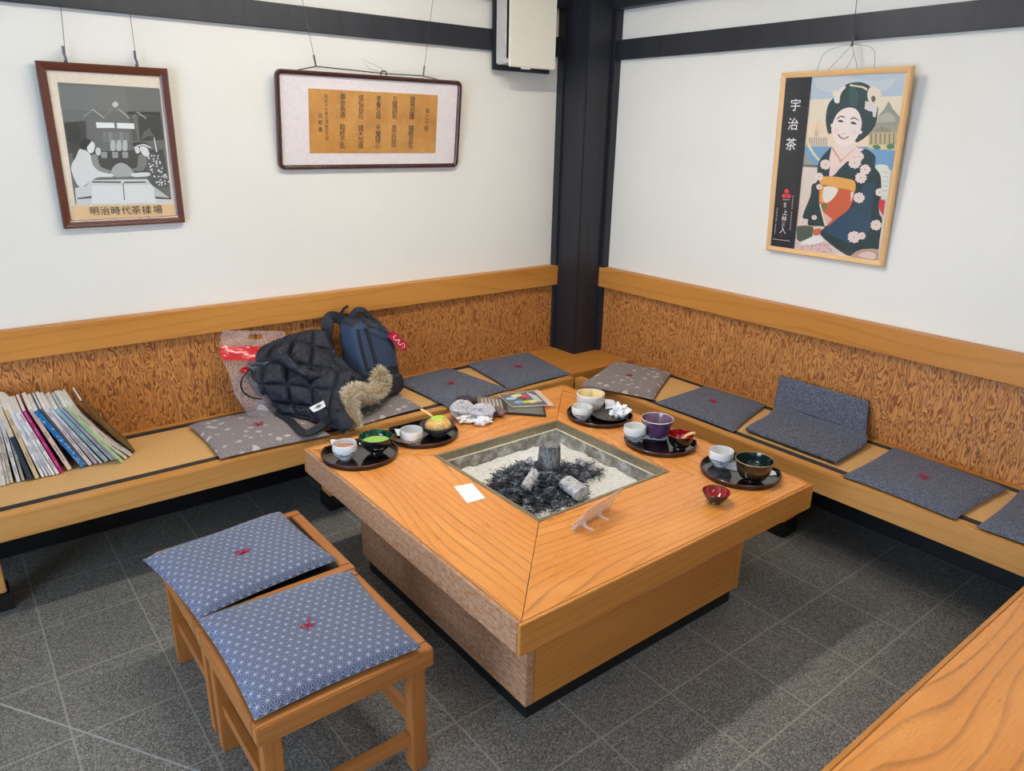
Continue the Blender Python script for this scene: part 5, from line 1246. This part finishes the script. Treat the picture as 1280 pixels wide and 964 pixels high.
# 3 --- tea poster
W3, H3 = .551, .757; L3, R3 = (-.004, -1.5425, 1.1515), (R(4.0), 0, R(-90)); M3 = mat_of(L3, R3)
o = thing('framed_poster', 'tea poster of a woman in a kimono in a pale wood frame', 'picture', L3, R3)
moulding(W3, H3, .022, .020, M['pineframe'], 'frame', o)
slab(-W3/2+.01, W3/2-.01, -.008, -.002, .01, H3-.01, M['mount'], 'backing', o)
Z3 = zoomed(920, 30, 3.0125); A3 = zoomed(1000, 80, 8.036); B3 = zoomed(980, 180, 6.43)
TE = (34, 58, 60); SK = (238, 222, 210); PK = (236, 208, 194)
P = [(Z3([(183, 200), (640, 178), (538, 893), (124, 848)]), (226, 208, 192)), (Z3([(286, 196), (640, 179), (626, 290), (276, 300)]), (178, 190, 198)), (Z3([(276, 285), (628, 270), (614, 380), (262, 400)]), (226, 212, 184)), (Z3([(266, 370), (616, 350), (600, 480), (252, 490)]), (234, 208, 176)), (smooth2(Z3([(300, 205), (420, 200), (520, 215), (600, 205), (560, 250), (440, 262), (330, 250)])), (192, 200, 200))]
P += [(Z3([(262, 425), (345, 425), (345, 470), (262, 470)]), (206, 196, 172)), (Z3([(250, 462), (605, 462), (588, 550), (246, 555)]), (112, 156, 190)), (Z3([(500, 450), (607, 446), (603, 476), (500, 470)]), (214, 196, 140))]
for k in range(9): P.append((Z3([(266+k*9, 430), (270+k*9, 430), (269+k*9, 462), (266+k*9, 462)]), (176, 150, 136)))
for a in range(9): P.append((Z3([(300, 425), (302, 426), (275+a*9, 340+abs(a-4)*12)]), (190, 170, 150)))
P += [(Z3([(240, 485), (262, 485), (300, 540), (330, 545), (246, 545)]), (150, 150, 138)), (Z3([(246, 535), (335, 540), (228, 800), (222, 790)]), (222, 204, 188)), (Z3([(246, 528), (322, 532), (322, 541), (245, 538)]), (100, 112, 110))]
arc = [(265+.0, 395), (266, 430), (277, 465), (300, 500), (330, 530)]; P.append((Z3([(p.x-4, p.y) for p in spline([(x, y, 0) for x, y in arc], 5)]+[(p.x+5, p.y-3) for p in spline([(x, y, 0) for x, y in arc[::-1]], 5)]), (222, 212, 166)))
P += [(Z3([(515, 372), (560, 318), (575, 290), (590, 318), (618, 352), (612, 388), (515, 392)]), (146, 146, 132)), (Z3([(530, 352), (575, 330), (600, 352), (600, 368), (528, 372)]), (176, 172, 152)), (Z3([(505, 386), (612, 382), (608, 410), (500, 412)]), (160, 152, 126)), (Z3([(500, 410), (608, 408), (604, 455), (500, 456)]), (186, 172, 132)), (Z3([(520, 398), (552, 384), (584, 398), (580, 406), (522, 406)]), (138, 134, 116))]
for k in range(6): P.append((Z3([(508+k*17, 412), (513+k*17, 412), (512+k*17, 452), (507+k*17, 452)]), (128, 116, 90)))
P += [(smooth2(Z3([(515, 460), (535, 455), (545, 468), (525, 472)])), (86, 120, 84)), (smooth2(Z3([(567, 458), (590, 450), (597, 466), (575, 472)])), (86, 126, 84))]
# hair behind, neck, face, hair in front
P += [(smooth2(A3([(262, 520), (285, 410), (345, 335), (400, 330), (455, 215), (530, 186), (620, 184), (690, 214), (712, 250), (690, 280), (700, 420), (780, 430), (782, 480), (765, 590), (730, 660), (660, 735), (560, 790), (540, 700), (330, 640), (318, 690), (285, 698), (264, 610)]), 3), TE)]
P += [(smooth2(A3([(365, 770), (550, 770), (565, 835), (640, 870), (480, 1010), (300, 980), (310, 900), (350, 840)])), (232, 212, 196)), (smooth2(A3([(335, 580), (372, 505), (430, 455), (500, 437), (560, 452), (600, 505), (622, 590), (605, 680), (560, 760), (505, 812), (450, 828), (395, 815), (350, 760), (328, 690), (324, 630)])), SK)]
P += [(smooth2(A3([(610, 670), (628, 680), (612, 705), (600, 698)])), (240, 234, 220)), (smooth2(A3([(310, 610), (326, 600), (326, 640), (314, 636)])), (232, 214, 200))]
P += [(smooth2(A3([(372, 548), (408, 520), (450, 530), (446, 540), (408, 532), (376, 556)])), (70, 66, 64)), (smooth2(A3([(510, 548), (552, 536), (594, 566), (584, 566), (552, 548), (514, 556)])), (70, 66, 64)), (smooth2(A3([(378, 574), (410, 562), (440, 578), (412, 586)])), (52, 48, 48)), (smooth2(A3([(508, 592), (540, 580), (570, 604), (538, 606)])), (52, 48, 48)), (smooth2(A3([(418, 690), (440, 700), (462, 690), (455, 703), (440, 708), (424, 702)])), (214, 180, 166)), (smooth2(A3([(380, 702), (440, 738), (496, 722), (470, 748), (430, 756), (398, 738)])), (146, 70, 62)), (smooth2(A3([(402, 722), (440, 740), (478, 730), (450, 746), (420, 742)])), (238, 226, 210)), (smooth2(A3([(350, 640), (390, 650), (380, 690), (348, 690)])), (236, 210, 198)), (smooth2(A3([(520, 660), (570, 670), (560, 710), (520, 700)])), (236, 210, 198))]
P += [(smooth2(A3([(345, 335), (352, 385), (395, 388), (410, 300), (462, 235), (440, 225), (385, 270)])), (226, 220, 208)), (smooth2(A3([(330, 275), (370, 265), (380, 310), (335, 325)])), (226, 216, 180)), (A3([(505, 200), (540, 210), (640, 225), (680, 245), (672, 268), (630, 242), (540, 226), (500, 222)]), (214, 208, 170)), (smooth2(A3([(680, 280), (720, 230), (790, 250), (820, 300), (790, 360), (740, 400), (690, 370)])), (224, 210, 190)), (A3([(660, 370), (730, 400), (780, 440), (760, 535), (735, 530), (730, 480), (690, 470), (650, 450)]), (214, 208, 202)), (smooth2(A3([(720, 330), (745, 320), (762, 350), (745, 385), (722, 370)])), (96, 88, 78)), (smooth2(A3([(500, 250), (560, 240), (590, 330), (560, 420), (500, 400)])), (48, 78, 76))]
# kimono
P += [(smooth2(B3([(400, 20), (300, 110), (270, 190), (268, 300), (225, 330), (213, 420), (150, 585), (195, 605), (200, 655), (330, 665), (290, 722), (420, 840), (530, 902), (570, 872), (640, 845), (752, 850), (766, 790), (790, 610), (768, 560), (766, 470), (782, 420), (785, 250), (732, 190), (738, 110), (700, 62), (640, 40), (560, 85), (470, 180), (384, 262), (372, 180)]), 3), TE), (B3([(470, 560), (600, 480), (700, 520), (690, 700), (520, 800), (350, 720), (330, 680)]), (42, 74, 96)), (B3([(560, 560), (640, 330), (740, 300), (720, 420), (700, 560)]), (40, 70, 88))]
P += [(B3([(384, 25), (430, 10), (430, 60), (480, 108), (570, 30), (645, 42), (500, 148), (386, 255), (364, 262), (372, 180), (366, 120)]), PK), (B3([(380, 30), (392, 26), (470, 140), (460, 150)]), (206, 150, 130)), (B3([(560, 40), (572, 36), (450, 150), (440, 146)]), (214, 168, 140))]
P += [(smooth2(B3([(300, 268), (400, 262), (480, 274), (570, 300), (566, 388), (490, 365), (420, 352), (300, 332)]), 3), (226, 164, 82)), (smooth2(B3([(296, 332), (430, 352), (560, 386), (532, 510), (440, 590), (338, 662), (300, 540), (284, 470)]), 3), (204, 94, 58)), (B3([(540, 385), (566, 390), (536, 470)]), (230, 220, 204)), (smooth2(B3([(325, 345), (432, 357), (410, 420), (350, 472), (312, 440)])), (228, 220, 204)), (B3([(300, 335), (322, 340), (308, 440), (335, 475), (300, 470), (286, 462)]), (222, 164, 86)), (smooth2(B3([(300, 490), (340, 480), (345, 520), (312, 530)])), (104, 126, 66)), (B3([(315, 545), (390, 605), (340, 660)]), (220, 180, 166)), (B3([(284, 480), (296, 480), (344, 655), (330, 662)]), (226, 214, 190))]
rd = random.Random(5)
for (x, y, r_) in ((335, 165, 44), (570, 150, 52), (605, 100, 40), (620, 272, 48), (655, 205, 44), (605, 432, 46), (285, 262, 34), (285, 345, 24), (155, 632, 36), (565, 748, 52), (628, 738, 32), (742, 652, 46), (772, 388, 36), (246, 590, 22)):
    fl_ = []
    for k in range(30):
        a = 2*math.pi*k/30; rr_ = r_*(.80+.22*abs(math.cos(2.5*a))) * (1.06 if k % 6 else .86); fl_.append((x+rr_*math.cos(a), y+rr_*.94*math.sin(a)))
    P.append((B3(fl_), (232, 212, 200))); P.append((smooth2(B3([(x-6, y), (x, y-6), (x+6, y), (x, y+6)]), 2), (204, 110, 104)))
P += [(smooth2(B3([(735, 180), (800, 165), (850, 205), (845, 400), (790, 430), (780, 260)])), (220, 220, 204)), (B3([(770, 440), (815, 455), (800, 580), (762, 510)]), (206, 66, 60))]
for k in range(5): P.append((B3([(790, 220+38*k), (840, 230+36*k), (840, 233+36*k), (790, 224+38*k)]), (150, 160, 140)))
P += [(smooth2(B3([(90, 845), (92, 800), (180, 770), (270, 735), (330, 790), (385, 845), (430, 896), (300, 880), (160, 858)])), (222, 190, 182)), (smooth2(B3([(130, 805), (190, 765), (270, 733), (325, 775), (260, 800), (190, 812)])), (238, 234, 226)), (smooth2(B3([(235, 690), (300, 680), (290, 720), (260, 735), (238, 720)])), (206, 106, 76)), (B3([(105, 662), (240, 668), (228, 745), (130, 786), (105, 765)]), (82, 94, 76)), (smooth2(B3([(106, 664), (170, 655), (240, 668), (170, 680)])), (104, 92, 78)), (smooth2(B3([(540, 905), (580, 870), (650, 845), (752, 850), (748, 935), (650, 925)])), (196, 160, 132)), (smooth2(B3([(600, 900), (660, 866), (735, 880), (725, 925)])), (226, 198, 188))]
for k in range(26): x, y = rd.uniform(140, 380), rd.uniform(800, 870); P.append((B3([(x, y), (x+9, y-4), (x+12, y+3), (x+3, y+6)]), (178, 112, 104)))
P += [(Z3([(183, 202), (288, 197), (220, 852), (124, 847)]), (33, 34, 38))]
# logo and small print on the dark strip
C3 = zoomed(950, 90, 4.19)
def dot(x, y, r_): return smooth2(C3([(x-r_, y), (x-r_*.7, y-r_*.7), (x, y-r_), (x+r_*.7, y-r_*.7), (x+r_, y), (x+r_*.7, y+r_*.7), (x, y+r_), (x-r_*.7, y+r_*.7)]), 3)
for x, y in ((142, 624), (129, 649), (153, 650)): P.append((dot(x, y, 12), (222, 52, 66)))
P.append((dot(116, 858, 4), (200, 50, 60)))
for k in range(7): P.append((C3([(122+5*k, 666), (125+5*k, 666), (125+5*k, 671), (122+5*k, 671)]), (210, 204, 204)))
for x, y, n_, dx in ((176, 648, 20, -.8), (94, 712, 15, -.9)):
    for k in range(n_):
        if k == 8: continue
        yy = y+9.2*k; xx = x+dx*k; P.append((C3([(xx-3, yy), (xx+3, yy), (xx+3, yy+2.2), (xx+.8, yy+2.2), (xx+.8, yy+5.5), (xx-2.4, yy+5.5), (xx-2.4, yy+3.4), (xx-3, yy+3.4)]), (196, 194, 190)))
for k in range(3): P.append((C3([(128, 684+9*k), (140, 684+9*k), (140, 690+9*k), (128, 690+9*k)]), (196, 194, 190)))
P.append((C3([(70, 872), (160, 884), (160, 887), (70, 875)]), (206, 206, 206)))
art(P, M3, -.0085, 'poster_print', o, step=.000025)
GW = [('宇', 950+186/4.19, 90+172/4.19, 15), ('治', 950+173/4.19, 90+272/4.19, 15), ('茶', 950+162/4.19, 90+378/4.19, 15), ('上', 950+132/4.19, 90+735/4.19, 7), ('林', 950+126/4.19, 90+768/4.19, 7), ('三', 950+122/4.19, 90+798/4.19, 5), ('入', 950+119/4.19, 90+828/4.19, 9)]
glyphs(GW, M3, -.0130, 'lettering', o, M['white'], .004)
slab(-W3/2+.018, W3/2-.018, -.0142, -.0136, .018, H3-.018, M['glass'], 'glazing', o)
hk = at(1065, 56, 0, -.05); up_ = at(1071, 0, 0, -.045)
wires([[hk, hk+(up_-hk)*1.6]], 'hanging_wire', o, .0013)
tl, tr_ = M3 @ Vector((-.075, -.001, H3-.003)), M3 @ Vector((.055, -.001, H3-.003))
wires([[hk, tl], [hk, tr_]], 'hanging_cord', o, .0018, plain('pale_cord', (176, 172, 164), .7))
w0, w1 = M3 @ Vector((-.12, -.001, H3-.003)), M3 @ Vector((.12, -.001, H3-.003))
wires([spline([w0, w0.lerp(hk, .45)+Vector((0, .035, .03)), hk, w1.lerp(hk, .45)+Vector((0, -.03, .03)), w1], 6), spline([hk, hk+Vector((0, -.012, -.04)), M3 @ Vector((.0, -.001, H3-.003))], 4)], 'loose_wire', o, .0008)
b = MB(); b.tube([hk+Vector((0, 0, -.004)), hk+Vector((0, 0, .014)), hk+(up_-hk)*.25], .004, 8); b.blob(hk, (.006, .006, .008), sub=2); world_part(b, 'wire_hook', M['wire'], o)

# ------------------------------------------------------------------ wall speaker
o = thing('wall_speaker', 'cream box speaker mounted on a black board high beside the post', 'speaker', (-.51, -.03, 1.94))
b = MB(); b.box(-.694, -.327, -.045, -.0265, 1.938, 2.6, 'z', .002); world_part(b, 'mounting_board', M['black'], o)
b = MB(); xl = at(620, 82, 1, -.05).x
b.box(xl, -.40, -.125, -.0455, 1.962, 2.36, 'z', .006); world_part(b, 'cabinet', M['greyplastic'], o)
b = MB(); b.lathe([(.0001, 0), (.10, .0), (.105, .012), (.0001, .014)], 40); 
for v in b.bm.verts: v.co = Vector((v.co.x-.52, -.125-v.co.z, v.co.y+2.10))
world_part(b, 'speaker_cone', M['soot'], o)
b = MB(); b.box(xl+.006, -.406, -.1275, -.125, 1.968, 2.354, bev=.001); world_part(b, 'baffle', M['soot'], o)
fl = at(633, 82, 1, -.165); fr_ = at(694, 88, 1, -.165)
b = MB(); b.box(fl.x+.022, fr_.x, -.166, -.148, 1.948, 2.40, 'z', .004); world_part(b, 'front_panel', M['cream'], o)
b = MB()
for x in (fl.x+.03, fr_.x-.03):
    for z in (1.975, 2.33): b.box(x-.012, x+.012, -.148, -.124, z-.01, z+.01, bev=.001)
world_part(b, 'panel_spacer', M['greyplastic'], o)
b = MB(); b.box(fl.x+.10, fl.x+.155, -.16, -.15, 1.941, 1.9485, bev=.001); world_part(b, 'latch', M['white'], o)

# ------------------------------------------------------------------ lights
def emit(name, c, s_):
    t = NT(name); e = t.n('ShaderNodeEmission'); e.inputs[0].default_value = (*c, 1); e.inputs[1].default_value = s_; t.l(e.outputs[0], t.out.inputs[0]); return t.m
for k, (x, y, hl, lab, st_) in enumerate(((-1.7, -1.2, .78, 'long fluorescent ceiling light above the hearth table', 46), (-1.9, -4.1, .62, 'long fluorescent ceiling light above the second table', 26), (-4.1, -2.1, .62, 'added unseen ceiling light, weak fill toward the window side', 5))):  # the last, weakest one is added as ambient fill for the left side
    o = thing('ceiling_light', lab, 'light', (x, y, ZC-.06), (0, 0, 0), 'fluorescent ceiling lights')
    b = MB(); b.box(-hl-.03, hl+.03, -.10, .10, .012, .06, bev=.004); finish(b, 'housing', M['white'], o)
    b = MB(); b.box(-hl, hl, -.055, .055, 0, .0115, bev=.003); finish(b, 'diffuser', emit('fluorescent_diffuser_%d' % k, (1.0, .945, .86), st_), o)
ld = bpy.data.lights.new('daylight', 'AREA'); ld.shape = 'RECTANGLE'; ld.size = 3.6; ld.size_y = 1.95; ld.energy = 185; ld.color = (.58, .74, 1.0)
lo = bpy.data.objects.new('daylight', ld); COL.objects.link(lo); lo.location = (X0-.16, (WY0+WY1)/2, (WZ0+WZ1)/2); lo.rotation_euler = (0, R(-90), 0)
w = bpy.data.worlds.new('world'); scene.world = w; w.use_nodes = True
w.node_tree.nodes['Background'].inputs[0].default_value = (.55, .7, 1, 1); w.node_tree.nodes['Background'].inputs[1].default_value = .6
vs_ = scene.view_settings; vs_.view_transform = 'Standard'; vs_.look = 'None'; vs_.gamma = 1; vs_.exposure = .46; vs_.use_curve_mapping = False
scene.cycles.max_bounces = 8; scene.cycles.transparent_max_bounces = 16; scene.cycles.use_denoising = True; scene.cycles.denoising_prefilter = 'NONE'
scene.cycles.sample_clamp_indirect = 5; scene.cycles.sample_clamp_direct = 8
